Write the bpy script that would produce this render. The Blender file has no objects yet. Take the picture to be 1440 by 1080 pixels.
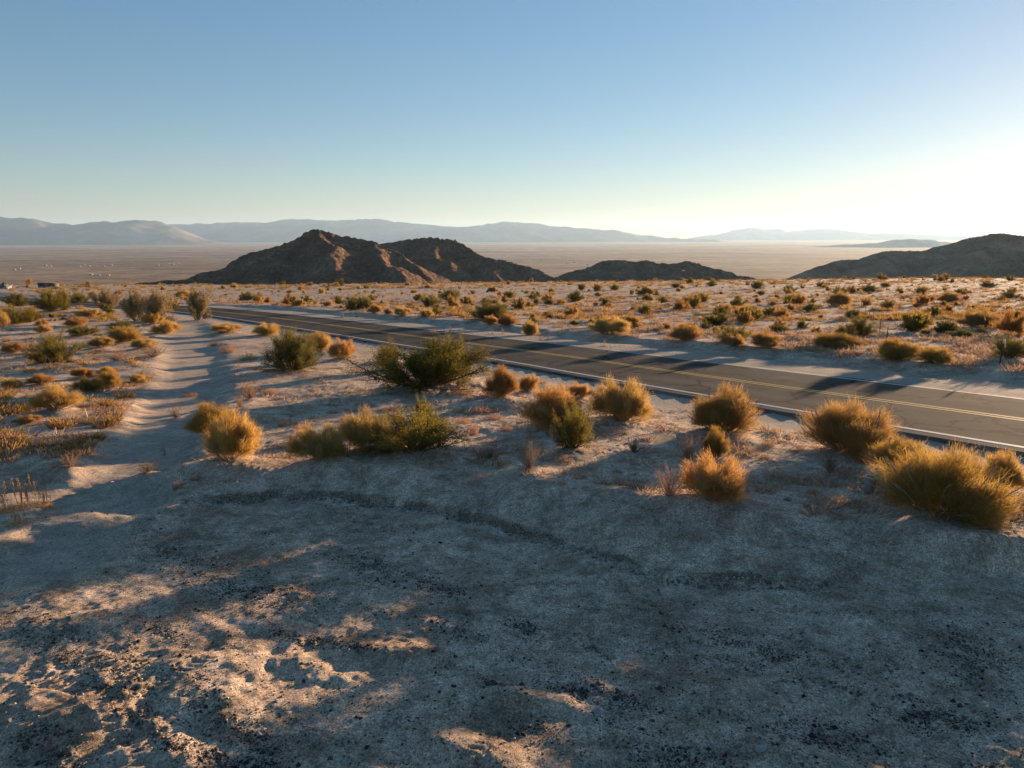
import bpy, math, random
import numpy as np
from mathutils import Vector

random.seed(7)
RNG = np.random.default_rng(11)
scene = bpy.context.scene
COL = scene.collection

# ------------------------------------------------------------------ camera numbers
F, YH, CAMH = 1030.0, 332.0, 4.5          # focal length in px of a 1440 px wide frame, horizon row, height (m)
PITCH = math.atan((540 - YH) / F)
CP, SP = math.cos(PITCH), math.sin(PITCH)
SLOPE, XS = 0.053, 0.010                  # the bajada falls away from the viewer
SUN_AZ, SUN_EL = math.radians(42.5), math.radians(5.2)

def ray(px, py):
    px = np.asarray(px, float); py = np.asarray(py, float)
    dx = (px - 720) / F; dy = (py - 540) / F
    return np.stack([dx, CP - dy * SP, -SP - dy * CP], -1)

def gp(px, py):                            # point of the bare sloping plane seen at a photo position
    d = ray(px, py)
    t = CAMH / (-d[..., 2] - SLOPE * d[..., 1] + XS * d[..., 0])
    return d[..., :2] * t[..., None]

# ------------------------------------------------------------------ noise
def _hash(ix, iy, seed):
    h = (ix.astype(np.int64) * 374761393 + iy.astype(np.int64) * 668265263 + seed * 974711) & 0xFFFFFFFF
    h = ((h ^ (h >> 13)) * 1274126177) & 0xFFFFFFFF
    h = (h ^ (h >> 16)) & 0xFFFF
    return h / 65535.0

def perlin(x, y, seed=0):
    x = np.asarray(x, float); y = np.asarray(y, float)
    ix = np.floor(x); iy = np.floor(y); fx = x - ix; fy = y - iy
    u = fx * fx * fx * (fx * (fx * 6 - 15) + 10); v = fy * fy * fy * (fy * (fy * 6 - 15) + 10)
    def g(ox, oy):
        a = _hash(ix + ox, iy + oy, seed) * 2 * math.pi
        return np.cos(a) * (fx - ox) + np.sin(a) * (fy - oy)
    a = g(0, 0); b = g(1, 0); c = g(0, 1); d = g(1, 1)
    return ((a + (b - a) * u) * (1 - v) + (c + (d - c) * u) * v) * 1.5

def fbm(x, y, o=4, seed=0, gain=.5):
    s = 0; a = 1.0
    for i in range(o):
        s = s + a * perlin(x, y, seed + i * 17); x = x * 2.03 + 5.1; y = y * 2.03 - 3.7; a *= gain
    return s

def ridged(x, y, o=4, seed=0, gain=.5):
    s = 0; a = 1.0
    for i in range(o):
        s = s + a * (1 - 2 * np.abs(perlin(x, y, seed + i * 13))); x = x * 2.1 + 1.3; y = y * 2.1 + 7.7; a *= gain
    return s

def sstep(a, b, x):
    t = np.clip((x - a) / (b - a), 0, 1); return t * t * (3 - 2 * t)

# ------------------------------------------------------------------ the road's centre line
_mid = [(150, 429), (240, 432.5), (330, 440.5), (440, 454), (540, 467.5), (640, 481), (782, 499.3), (880, 514), (960, 525.5), (1140, 551), (1440, 592)]
_c = [gp(*p) for p in _mid]
_d = _c[-1] - _c[-3]; _d /= np.linalg.norm(_d)
_l = _c[0] - _c[2]; _l /= np.linalg.norm(_l)
_c = [_c[0] + _l * 180, _c[0] + _l * 90, _c[0] + _l * 40] + _c + [_c[-1] + _d * k for k in (6, 14, 24, 40)]
_c = np.array(_c)
for _ in range(3):                         # smooth and refine
    q = [_c[0]]
    for a, b in zip(_c[:-1], _c[1:]):
        q += [a * .75 + b * .25, a * .25 + b * .75]
    _c = np.array(q + [_c[-1]])
_seg = np.linalg.norm(np.diff(_c, axis=0), axis=1); _s = np.concatenate([[0], np.cumsum(_seg)])
_n = int(_s[-1] / 1.0)
_ss = np.linspace(0, _s[-1], _n)
ROADC = np.stack([np.interp(_ss, _s, _c[:, 0]), np.interp(_ss, _s, _c[:, 1])], 1)
for _ in range(6):
    ROADC[1:-1] = (ROADC[:-2] + 2 * ROADC[1:-1] + ROADC[2:]) / 4
_t = np.gradient(ROADC, axis=0); _t /= np.linalg.norm(_t, axis=1)[:, None]
ROADT = _t; ROADN = np.stack([-_t[:, 1], _t[:, 0]], 1)
if ROADN[len(ROADN) // 2, 1] < 0: ROADN = -ROADN         # points away from the viewer (far side positive)
ROADZ = -SLOPE * ROADC[:, 1] + XS * ROADC[:, 0] + 0.04

def road_sd(x, y):                          # signed distance to the centre line, far side positive, and the road height
    x = np.ravel(x); y = np.ravel(y)
    out = np.full(x.shape, 99.0); zz = np.zeros(x.shape)
    m = (y > 8) & (y < 260) & (x < 80) & (x > -300)
    idx = np.nonzero(m)[0]
    step = 3
    C = ROADC[::step]
    for k in range(0, len(idx), 20000):
        j = idx[k:k + 20000]
        dx = x[j][:, None] - C[None, :, 0]; dy = y[j][:, None] - C[None, :, 1]
        i = np.argmin(dx * dx + dy * dy, 1) * step
        # refine against the local tangent
        ex = x[j] - ROADC[i, 0]; ey = y[j] - ROADC[i, 1]
        along = ex * ROADT[i, 0] + ey * ROADT[i, 1]
        i2 = np.clip(i + np.round(along).astype(int), 0, len(ROADC) - 1)
        ex = x[j] - ROADC[i2, 0]; ey = y[j] - ROADC[i2, 1]
        sd = ex * ROADN[i2, 0] + ey * ROADN[i2, 1]
        al = ex * ROADT[i2, 0] + ey * ROADT[i2, 1]
        out[j] = np.where(np.abs(al) > 3, 99.0 * np.sign(sd), sd); zz[j] = ROADZ[i2]
    return out, zz

# ------------------------------------------------------------------ terrain
_crest = np.array([gp(*p) for p in [(-250, 600), (-60, 625), (140, 672), (330, 660), (470, 656), (560, 664), (700, 677), (850, 693), (950, 709), (1060, 723), (1180, 730), (1300, 748), (1440, 765), (1700, 790)]])
_floor = np.array([gp(*p) for p in [(-250, 640), (-60, 650), (140, 684), (230, 684), (300, 684), (400, 676), (480, 677), (560, 684), (640, 696), (740, 718), (860, 752), (960, 769), (1100, 775), (1250, 776), (1440, 772), (1700, 795)]])
_drop = [(-250, .03), (-60, .03), (140, .10), (330, .22), (470, .30), (560, .36), (700, .46), (850, .55), (1000, .60), (1180, .60), (1440, .55), (1700, .5)]
_dropx = np.array([np.interp(p[0], [-250, 720, 1700], [_crest[0][0], gp(720, 679)[0], _crest[-1][0]]) for p in _drop])
_dropv = np.array([p[1] for p in _drop])
_track = np.array([gp(*p) for p in [(60, 760), (150, 690), (205, 640), (250, 575), (272, 530), (268, 490), (262, 468), (250, 452)]])
TREADS = [[(40, 905), (120, 930), (190, 985), (240, 1060)], [(-20, 985), (60, 1010), (150, 1075)], [(415, 975), (480, 1010), (560, 1050), (640, 1085)],
          [(300, 880), (230, 915), (190, 960)], [(590, 1060), (650, 1010), (705, 960), (735, 930)], [(1010, 1075), (1130, 1020), (1210, 1000)], [(820, 1000), (930, 985), (1050, 975)],
          [(120, 560), (180, 555), (228, 545)], [(20, 575), (90, 600), (170, 575)]]
TREADS = [np.array([gp(*p) for p in t]) for t in TREADS]
# low heaps and dips of the scraped ground: photo position, radius across, radius deep (m), height, turn
HEAPS = [(190, 935, 1.9, 1.0, .13, .3), (270, 900, 1.1, .75, .16, .5), (120, 838, .75, .4, .13, .2), (90, 960, .75, .55, .14, -.2), (200, 1015, .55, .5, .13, .3), (330, 950, .35, .3, .06, .5),
         (560, 1040, .7, .3, .10, -.5), (660, 985, .75, .3, .12, -.35), (745, 915, .6, .22, .10, -.4), (420, 1060, .4, .3, .08, -.4), (560, 862, .7, .2, .07, -.1), (430, 885, .5, .2, .05, -.4),
         (1090, 1015, .8, .25, .08, -.4), (1150, 985, 1.2, .25, .08, -.5), (920, 830, 1.4, .3, .06, -.1), (1000, 905, 1.2, .4, .05, -.2),
         (100, 712, .85, .55, .17, .3), (30, 668, 1.1, .5, .16, .3), (110, 652, .8, .4, .12, 0), (190, 712, .35, .15, .09, .6), (215, 665, .8, .5, .12, .5),
         (640, 545, 2.2, 1.2, .2, 0), (720, 570, 1.6, .8, .25, .2), (620, 605, 1.3, .6, .12, 0), (330, 700, .8, .25, .05, 0), (60, 520, 2.5, 1.5, .15, 0), (180, 500, 2.5, 1.5, .15, 0), (100, 575, 2.0, 1.0, .15, 0)]
_hp = [(gp(h[0], h[1]), (h[2], h[3], h[4] * (1.0 if h[0] > 380 and h[1] > 800 else .66), h[5])) for h in HEAPS]
RUTS = [[(1500, 850), (1250, 825), (1000, 812), (820, 775), (640, 742), (420, 722), (200, 730)], [(1250, 1090), (1020, 960), (800, 860), (560, 800), (330, 770), (170, 745), (150, 690)],
        [(760, 1090), (600, 985), (430, 930), (390, 880), (330, 830), (190, 770)], [(1440, 930), (1250, 890), (1050, 862), (880, 830)], [(420, 1090), (330, 1010), (250, 960), (210, 900), (215, 850)], [(1100, 1090), (960, 1010), (820, 955), (700, 880), (640, 850), (500, 820)]]
RUTS = [np.array([gp(*p) for p in t]) for t in RUTS]
MOUNDS = []                                  # filled once the bushes have their places

def pl_dist(P, x, y):
    best = np.full(x.shape, 1e9); al = np.zeros(x.shape); sd = np.zeros(x.shape); acc = 0.0
    for a, b in zip(P[:-1], P[1:]):
        d = b - a; L = np.linalg.norm(d); d = d / L
        t = np.clip((x - a[0]) * d[0] + (y - a[1]) * d[1], 0, L)
        qx = x - a[0] - t * d[0]; qy = y - a[1] - t * d[1]; r = np.hypot(qx, qy)
        m = r < best
        best = np.where(m, r, best); al = np.where(m, acc + t, al); sd = np.where(m, qx * -d[1] + qy * d[0], sd); acc += L
    return best, al, sd

VZ = -158.0
def terrain(x, y, fine=True, masks=False):
    shp = np.shape(x); x = np.ravel(np.asarray(x, float)); y = np.ravel(np.asarray(y, float))
    r = np.hypot(x, y)
    z = -SLOPE * np.minimum(y, 200) - .0455 * np.clip(y - 200, 0, 230) + XS * np.clip(x, -120, 200)
    # rim of the bajada, then the valley
    e = np.maximum(y - (385 + 18 * fbm(x / 160, x * 0 + .5, 2, 5)), 0)
    fall = .055 * e + .00006 * e * e
    z2 = z - fall
    zv = VZ + 3 * fbm(x / 2500, y / 2500, 2, 77)
    z = np.where(e > 0, np.maximum(z2, zv + 0) , z)
    z = np.where((z2 < zv + 12) & (e > 0), zv + np.log1p(np.exp(np.clip((z2 - zv) / 4, -30, 30))) * 4, z)
    near = 1 - sstep(120, 420, r)
    # road bench
    sd, rz = road_sd(x, y)
    ad = np.abs(sd)
    onroad = 1 - sstep(4.6, 9.0, ad)
    # broad undulation and hummocks
    rough = np.clip(1 - onroad, 0, 1)
    und = .13 * fbm(x / 9, y / 9, 2, 3) + .055 * fbm(x / 2.6, y / 2.6, 2, 9)
    und = und * near + (1.0 * fbm(x / 60, y / 60, 2, 31) * sstep(60, 200, r) * near * .35)
    # pull-out in front of the berm
    yc = np.interp(x, _crest[:, 0], _crest[:, 1]); yf = np.interp(x, _floor[:, 0], _floor[:, 1])
    dr = np.interp(x, _dropx, _dropv)
    wob = .18 * fbm(x / 1.1, y * 0, 3, 41)
    t = np.clip((y - yf - wob) / np.maximum(yc - yf, .3), 0, 1)
    inpull = 1 - sstep(0, 1, t)
    z = z - .85 * dr * (1 - t) ** 1.25 + .12 * np.exp(-((y - yc + wob) / .50) ** 2) * (.6 + .8 * fbm(x / 1.7, x * 0 + 9, 2, 14)) * sstep(-7, -5, x)
    lip = sstep(-7.5, -6.3, x) * (1 - sstep(.2, 1.6, x))
    lip2 = sstep(1.2, 2.0, x) * (1 - sstep(4.6, 5.6, x))
    z = z - (.19 * lip * (.7 + .6 * fbm(x / .9, x * 0 + 3, 2, 8)) + .12 * lip2) * (1 - sstep(0, .14, y - yf - wob + .1 * lip2)) * np.exp(-np.maximum(yf - y, 0) / 2.5)
    front = np.maximum(yf - y, 0)
    z = z - front * np.clip(.030 + .0022 * (x + 5), .012, .05) * (1 - sstep(6, 12, front) * .5)
    z = z + np.where(y < yf, XS * 0 + .006 * x * np.clip(front / 4, 0, 1), 0)
    flat = sstep(.1, .8, 1 - t)
    z = z + und * rough * (1 - .55 * flat)
    # wheel track running up to the road
    td, ta, ts = pl_dist(_track, x, y)
    tw = .75 + .02 * y
    td = td + .30 * fbm(x / 1.7, y / 1.7, 3, 87)
    tm = (1 - sstep(tw * .6, tw * 1.35, td)) * (y > 9)
    z = z - .17 * tm - .85 * tm * und * rough
    # heaps
    for c, (rx, ry, hh, an) in _hp:
        m = (np.abs(x - c[0]) < 3 * max(rx, ry)) & (np.abs(y - c[1]) < 3 * max(rx, ry))
        if not m.any(): continue
        ca, sa = math.cos(an), math.sin(an)
        ux = (x[m] - c[0]) * ca + (y[m] - c[1]) * sa; uy = -(x[m] - c[0]) * sa + (y[m] - c[1]) * ca
        rr = np.sqrt((ux / rx) ** 2 + (uy / ry) ** 2) * (1 + .22 * fbm(x[m] / .45, y[m] / .45, 3, 61))
        z[m] += hh * (1 - sstep(.25, 1.5, rr)) * 1.1
    for (mx, my, mr, mh) in MOUNDS:
        m = (np.abs(x - mx) < 2.2 * mr) & (np.abs(y - my) < 2.2 * mr)
        if m.any():
            z[m] += mh * np.exp(-((x[m] - mx) ** 2 + (y[m] - my) ** 2) / (mr * mr) * 1.6)
    # the graded bench and the bank beyond the far shoulder
    bench = rz - .055 - .015 * np.maximum(ad - 4, 0)
    z = np.where(onroad > 0, z * (1 - onroad) + bench * onroad, z)
    bank = sstep(8.2, 9.6, sd + .5 * fbm(x / 2.5, y / 2.5, 3, 21)) * (1 - sstep(11, 30, sd)) * (sd < 90)
    z = z + .32 * bank * near
    z = z + .06 * np.exp(-((sd + 7.2) / .8) ** 2) * near * (.5 + fbm(x / 3, y / 3, 2, 4))
    if fine:
        nb = 1 - sstep(25, 70, r)
        soft = np.clip(1 - .55 * tm, 0, 1) * np.clip(1 - .75 * onroad, 0, 1)
        clod = np.clip(fbm(x / 2.2, y / 2.2, 3, 91) + .25, 0, 1)
        f1 = .015 * fbm(x / .75, y / .75, 2, 51) + .013 * fbm(x / .27, y / .27, 3, 52) * (.5 + clod)
        f1 = f1 + 0.010 * fbm(x / .11, y / .11, 2, 57) * (.6 + clod) + .012 * np.clip(ridged(x / .42, y / .42, 2, 55) - .55, 0, 1) * clod
        z = z + f1 * soft * nb
        for k, T in enumerate(RUTS):
            lo = T.min(0) - 1; hi = T.max(0) + 1
            m = (x > lo[0]) & (x < hi[0]) & (y > lo[1]) & (y < hi[1])
            if not m.any(): continue
            d_, a_, s_ = pl_dist(T, x[m] + .10 * fbm(x[m] / .8, y[m] / .8, 2, 310 + k), y[m] + .10 * fbm(x[m] / .8, y[m] / .8, 2, 320 + k))
            amp = .6 + .7 * fbm(a_ / 1.3, a_ * 0 + k, 2, 330)
            z[m] += amp * (-.030 * np.exp(-(d_ / .15) ** 2) + .012 * np.exp(-((np.abs(s_) - .28) / .10) ** 2) * (1 + .5 * np.sign(s_)))
        for T in TREADS:
            lo = T.min(0) - .5; hi = T.max(0) + .5
            m = (x > lo[0]) & (x < hi[0]) & (y > lo[1]) & (y < hi[1])
            if not m.any(): continue
            d_, a_, s_ = pl_dist(T, x[m], y[m])
            w = 1 - sstep(.12, .17, d_)
            rib = np.sin((a_ + .5 * np.abs(s_)) / .115 * 2 * math.pi)
            z[m] += w * (-.012 + .012 * rib) + .009 * np.exp(-((d_ - .19) / .05) ** 2)
    z = z.reshape(shp)
    if masks:
        return z, sd.reshape(shp), tm.reshape(shp), (flat * (y < yc)).reshape(shp), e.reshape(shp)
    return z

def gt(px, py):                              # where a photo position lands on the modelled ground: x, y, z
    d = ray(px, py)
    t = np.concatenate([np.linspace(4, 40, 700), np.geomspace(40.1, 3000, 900)])
    X = d[0] * t; Y = d[1] * t; Z = CAMH + d[2] * t
    h = terrain(X, Y, False)
    i = np.nonzero(Z < h)[0]
    i = i[0] if len(i) else len(t) - 1
    a, b = Z[i - 1] - h[i - 1], Z[i] - h[i]
    k = a / (a - b) if a != b else 0
    tt = t[i - 1] + (t[i] - t[i - 1]) * k
    return np.array([d[0] * tt, d[1] * tt, CAMH + d[2] * tt])

# ------------------------------------------------------------------ helpers for objects
def tag(o, label=None, cat=None, group=None, kind=None):
    if label: o["label"] = label
    if cat: o["category"] = cat
    if group: o["group"] = group
    if kind: o["kind"] = kind
    return o

def mesh_np(name, V, Fq, mat=None, smooth=False, attrs=None):
    V = np.asarray(V, np.float32); me = bpy.data.meshes.new(name)
    me.vertices.add(len(V)); me.vertices.foreach_set("co", V.ravel())
    Fq = np.asarray(Fq, np.int32); k = Fq.shape[1]
    me.loops.add(Fq.size); me.loops.foreach_set("vertex_index", Fq.ravel())
    me.polygons.add(len(Fq)); me.polygons.foreach_set("loop_start", np.arange(0, Fq.size, k, dtype=np.int32))
    me.update(calc_edges=True)
    if smooth: me.polygons.foreach_set("use_smooth", np.ones(len(Fq), bool))
    for an, av in (attrs or {}).items():
        a = me.attributes.new(an, 'FLOAT', 'POINT'); a.data.foreach_set("value", np.asarray(av, np.float32))
    if mat: me.materials.append(mat)
    return me

def obj(name, me, parent=None, loc=None):
    o = bpy.data.objects.new(name, me); COL.objects.link(o)
    if parent is not None: o.parent = parent
    if loc is not None: o.location = loc
    return o

def empty(name, loc, rz=0.0):
    o = bpy.data.objects.new(name, None); COL.objects.link(o)
    o.location = loc; o.rotation_euler = (0, 0, rz); o.empty_display_size = .2
    return o

# ------------------------------------------------------------------ materials
def mat_new(name):
    m = bpy.data.materials.new(name); m.use_nodes = True
    nt = m.node_tree; nt.nodes.clear()
    return m, nt, nt.nodes, nt.links

class NB:
    """a small node builder"""
    def __init__(s, name):
        s.m, s.nt, s.N, s.L = mat_new(name)
        s.out = s.N.new('ShaderNodeOutputMaterial')
    def add(s, t, **kw):
        n = s.N.new(t)
        for k, v in kw.items():
            if k.startswith('i_'):
                n.inputs[k[2:].replace('_', ' ')].default_value = v
            else: setattr(n, k, v)
        return n
    def link(s, a, b): s.L.new(a, b)
    def pos(s):
        return s.add('ShaderNodeNewGeometry').outputs['Position']
    def noise(s, vec, scale, detail=4, rough=.55, dist=0.0):
        n = s.add('ShaderNodeTexNoise'); n.inputs['Scale'].default_value = scale; n.inputs['Detail'].default_value = detail
        n.inputs['Roughness'].default_value = rough; n.inputs['Distortion'].default_value = dist
        s.link(vec, n.inputs['Vector']); return n.outputs['Fac']
    def scale(s, vec, v):
        n = s.add('ShaderNodeVectorMath', operation='MULTIPLY'); s.link(vec, n.inputs[0]); n.inputs[1].default_value = v; return n.outputs[0]
    def ramp(s, fac, stops, interp='LINEAR'):
        n = s.add('ShaderNodeValToRGB'); n.color_ramp.interpolation = interp
        el = n.color_ramp.elements
        while len(el) < len(stops): el.new(.5)
        for e, (p, c) in zip(el, stops):
            e.position = p; e.color = (c, c, c, 1) if isinstance(c, (int, float)) else (*c, 1)
        s.link(fac, n.inputs[0]); return n.outputs[0]
    def mix(s, fac, a, b, mode='MIX'):
        n = s.add('ShaderNodeMix', data_type='RGBA', blend_type=mode)
        for v, i in ((fac, 0), (a, 6), (b, 7)):
            if isinstance(v, (int, float)): n.inputs[i].default_value = v
            elif isinstance(v, tuple): n.inputs[i].default_value = (*v, 1)
            else: s.link(v, n.inputs[i])
        return n.outputs[2]
    def math(s, op, a, b=0.0, clamp=False):
        n = s.add('ShaderNodeMath', operation=op, use_clamp=clamp)
        for v, i in ((a, 0), (b, 1)):
            if isinstance(v, (int, float)): n.inputs[i].default_value = v
            else: s.link(v, n.inputs[i])
        return n.outputs[0]
    def attr(s, name):
        return s.add('ShaderNodeAttribute', attribute_name=name).outputs['Fac']
    def bump(s, h, strength, dist, normal=None):
        n = s.add('ShaderNodeBump'); n.inputs['Strength'].default_value = strength; n.inputs['Distance'].default_value = dist
        s.link(h, n.inputs['Height'])
        if normal is not None: s.link(normal, n.inputs['Normal'])
        return n.outputs[0]
    def bsdf(s, color, rough=.9, normal=None, spec=.2, metal=0.0):
        b = s.add('ShaderNodeBsdfPrincipled')
        if isinstance(color, tuple): b.inputs['Base Color'].default_value = (*color, 1)
        else: s.link(color, b.inputs['Base Color'])
        if isinstance(rough, (int, float)): b.inputs['Roughness'].default_value = rough
        else: s.link(rough, b.inputs['Roughness'])
        b.inputs['Specular IOR Level'].default_value = spec; b.inputs['Metallic'].default_value = metal
        if normal is not None: s.link(normal, b.inputs['Normal'])
        s.link(b.outputs[0], s.out.inputs['Surface'])
        return b

def ground_material():
    b = NB('desert_sand'); P = b.pos()
    flatP = b.scale(P, (1, 1, 0.0))
    big = b.noise(flatP, .35, 4, .6); med = b.noise(flatP, 2.3, 5, .62); fine = b.noise(P, 26, 5, .7); grit = b.noise(P, 130, 3, .7)
    sand = b.ramp(med, [(.32, (.38, .295, .215)), (.5, (.58, .448, .345)), (.66, (.71, .575, .46))])
    pink = b.ramp(b.noise(flatP, 1.1, 6, .7), [(.3, (.46, .335, .25)), (.5, (.62, .49, .385)), (.7, (.70, .585, .485))])
    c = b.mix(b.attr('herb'), sand, pink)
    c = b.mix(.8, c, b.ramp(b.noise(flatP, .75, 5, .65, .6), [(.36, (.58, .54, .50)), (.5, (.95, .94, .93)), (.64, (1.2, 1.2, 1.2))]), 'MULTIPLY')
    # gravelly dark crumbs
    v = b.add('ShaderNodeTexVoronoi', feature='F1'); v.inputs['Scale'].default_value = 34; b.link(P, v.inputs['Vector'])
    cell = b.ramp(v.outputs['Color'], [(.0, 0.0), (1, 1.0)])
    dens = b.math('MULTIPLY', b.attr('gravel'), b.ramp(b.noise(flatP, 4.5, 5, .75), [(.42, 0.0), (.62, 1.0)]))
    thr = b.math('GREATER_THAN', dens, b.ramp(v.outputs['Color'], [(0, .02), (1, 1.0)]))
    inside = b.ramp(v.outputs['Distance'], [(.45, 1.0), (.62, 0.0)])
    sp = b.math('MULTIPLY', thr, inside)
    c = b.mix(b.math('MULTIPLY', dens, .45), c, (.17, .14, .12))
    c = b.mix(b.math('MULTIPLY', sp, .85), c, (.085, .072, .063))
    # scattered small stones and litter everywhere
    v2 = b.add('ShaderNodeTexVoronoi', feature='F1'); v2.inputs['Scale'].default_value = 15; b.link(P, v2.inputs['Vector'])
    st = b.math('MULTIPLY', b.ramp(v2.outputs['Distance'], [(.16, 1.0), (.24, 0.0)]), b.ramp(b.noise(flatP, 1.4, 4, .7), [(.5, 0.0), (.62, 1.0)]))
    stc = b.ramp(v2.outputs['Color'], [(.2, (.09, .07, .055)), (.55, (.2, .15, .11)), (.8, (.48, .44, .40))])
    c = b.mix(b.math('MULTIPLY', st, .8), c, stc)
    c = b.mix(.75, c, b.ramp(fine, [(.34, (.42, .40, .38)), (.66, (1.4, 1.38, 1.36))]), 'MULTIPLY')
    c = b.mix(.6, c, b.ramp(b.noise(flatP, 7.5, 4, .7), [(.34, (.55, .53, .51)), (.62, (1.25, 1.24, 1.22))]), 'MULTIPLY')
    c = b.mix(.7, c, b.ramp(grit, [(.32, (.45, .45, .45)), (.68, (1.45, 1.45, 1.45))]), 'MULTIPLY')
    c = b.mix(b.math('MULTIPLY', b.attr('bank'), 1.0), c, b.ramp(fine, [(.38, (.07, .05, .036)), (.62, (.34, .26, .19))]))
    vg = b.add('ShaderNodeTexVoronoi', feature='F1'); vg.inputs['Scale'].default_value = 62; b.link(P, vg.inputs['Vector'])
    bw = b.add('ShaderNodeRGBToBW'); b.link(vg.outputs['Color'], bw.inputs[0])
    c = b.mix(.8, c, b.ramp(bw.outputs[0], [(.2, (.62, .60, .58)), (.5, (1.0, 1.0, 1.0)), (.8, (1.4, 1.38, 1.36))]), 'MULTIPLY')
    # brown litter
    lit = b.math('MULTIPLY', b.ramp(b.noise(flatP, 1.9, 6, .75), [(.52, 0.0), (.66, 1.0)]), b.attr('herb'))
    c = b.mix(b.math('MULTIPLY', lit, .6), c, (.17, .105, .07))
    # grey gravel of the graded shoulder, and the wheel track's shade painted in
    c = b.mix(b.math('MULTIPLY', b.attr('shoulder'), .8), c, b.ramp(fine, [(.3, (.30, .255, .21)), (.7, (.46, .40, .34))]))
    # the valley floor: brush-dotted brown flats with paler fans
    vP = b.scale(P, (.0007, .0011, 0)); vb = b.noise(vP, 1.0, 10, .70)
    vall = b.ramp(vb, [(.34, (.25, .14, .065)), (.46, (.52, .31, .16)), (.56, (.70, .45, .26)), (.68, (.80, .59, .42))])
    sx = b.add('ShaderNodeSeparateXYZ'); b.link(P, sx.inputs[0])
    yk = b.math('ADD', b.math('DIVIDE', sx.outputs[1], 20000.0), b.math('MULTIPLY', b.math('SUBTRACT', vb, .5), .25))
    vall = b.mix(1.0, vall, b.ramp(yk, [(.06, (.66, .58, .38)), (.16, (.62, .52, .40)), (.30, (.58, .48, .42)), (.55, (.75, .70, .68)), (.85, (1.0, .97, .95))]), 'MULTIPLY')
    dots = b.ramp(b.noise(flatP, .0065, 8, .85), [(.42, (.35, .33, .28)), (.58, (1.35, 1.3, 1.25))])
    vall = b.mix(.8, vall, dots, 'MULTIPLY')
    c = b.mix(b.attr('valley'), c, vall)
    h = b.math('ADD', b.math('MULTIPLY', fine, .6), b.math('MULTIPLY', grit, .35))
    h = b.math('ADD', h, b.math('MULTIPLY', sp, .5))
    h = b.math('ADD', h, b.math('MULTIPLY', st, .6))
    nrm = b.bump(h, .9, .034)
    b.bsdf(c, .95, nrm, .1)
    return b.m

def plant_material(name, dark, mid, tip, trans=.4):
    """fine foliage: each twig its own shade, tinted by the plant's own object colour"""
    b = NB(name)
    t = b.attr('tint')
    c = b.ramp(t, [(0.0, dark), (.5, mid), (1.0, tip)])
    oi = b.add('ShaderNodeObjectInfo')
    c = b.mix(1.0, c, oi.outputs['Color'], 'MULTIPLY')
    d = b.add('ShaderNodeBsdfDiffuse'); tr = b.add('ShaderNodeBsdfTranslucent'); mx = b.add('ShaderNodeMixShader')
    b.link(c, d.inputs[0]); b.link(c, tr.inputs[0]); mx.inputs[0].default_value = trans
    b.link(d.outputs[0], mx.inputs[1]); b.link(tr.outputs[0], mx.inputs[2]); b.link(mx.outputs[0], b.out.inputs['Surface'])
    return b.m

def wood_material(name, c1, c2):
    b = NB(name); P = b.add('ShaderNodeTexCoord').outputs['Object']
    c = b.ramp(b.noise(P, 18, 4, .6), [(.3, c1), (.7, c2)])
    b.bsdf(c, .9, None, .1); return b.m

def rock_material(name, stops, scale=3.0, bump=.4, dist=.05, tinted=False):
    b = NB(name); P = b.pos()
    n = b.noise(P, scale, 6, .65) if not tinted else b.attr('tint')
    c = b.ramp(n, stops)
    f = b.noise(P, scale * 6, 4, .7)
    c = b.mix(.5, c, b.ramp(f, [(.3, (.6, .6, .6)), (.7, (1.2, 1.2, 1.2))]), 'MULTIPLY')
    b.bsdf(c, .95, b.bump(f, bump, dist), .1); return b.m

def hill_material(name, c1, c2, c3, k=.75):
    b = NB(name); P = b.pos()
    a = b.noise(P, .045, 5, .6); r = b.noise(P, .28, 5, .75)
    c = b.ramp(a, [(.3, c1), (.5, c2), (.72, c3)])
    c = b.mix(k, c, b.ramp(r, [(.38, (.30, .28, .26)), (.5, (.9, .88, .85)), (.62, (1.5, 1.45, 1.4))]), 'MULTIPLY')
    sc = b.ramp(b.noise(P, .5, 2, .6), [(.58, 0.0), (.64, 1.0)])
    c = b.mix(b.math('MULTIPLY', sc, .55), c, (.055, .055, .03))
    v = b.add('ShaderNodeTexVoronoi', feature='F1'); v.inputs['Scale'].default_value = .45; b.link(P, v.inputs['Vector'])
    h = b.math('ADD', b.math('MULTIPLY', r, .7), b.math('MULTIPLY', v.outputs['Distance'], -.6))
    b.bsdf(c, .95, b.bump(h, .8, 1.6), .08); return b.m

def mountain_material():
    b = NB('far_range'); P = b.pos()
    a = b.noise(P, .0012, 6, .62)
    c = b.ramp(a, [(.35, (.10, .075, .06)), (.5, (.20, .15, .12)), (.65, (.36, .28, .23))])
    b.bsdf(c, .95, b.bump(b.noise(P, .004, 6, .65), .8, 60), .05); return b.m

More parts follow.
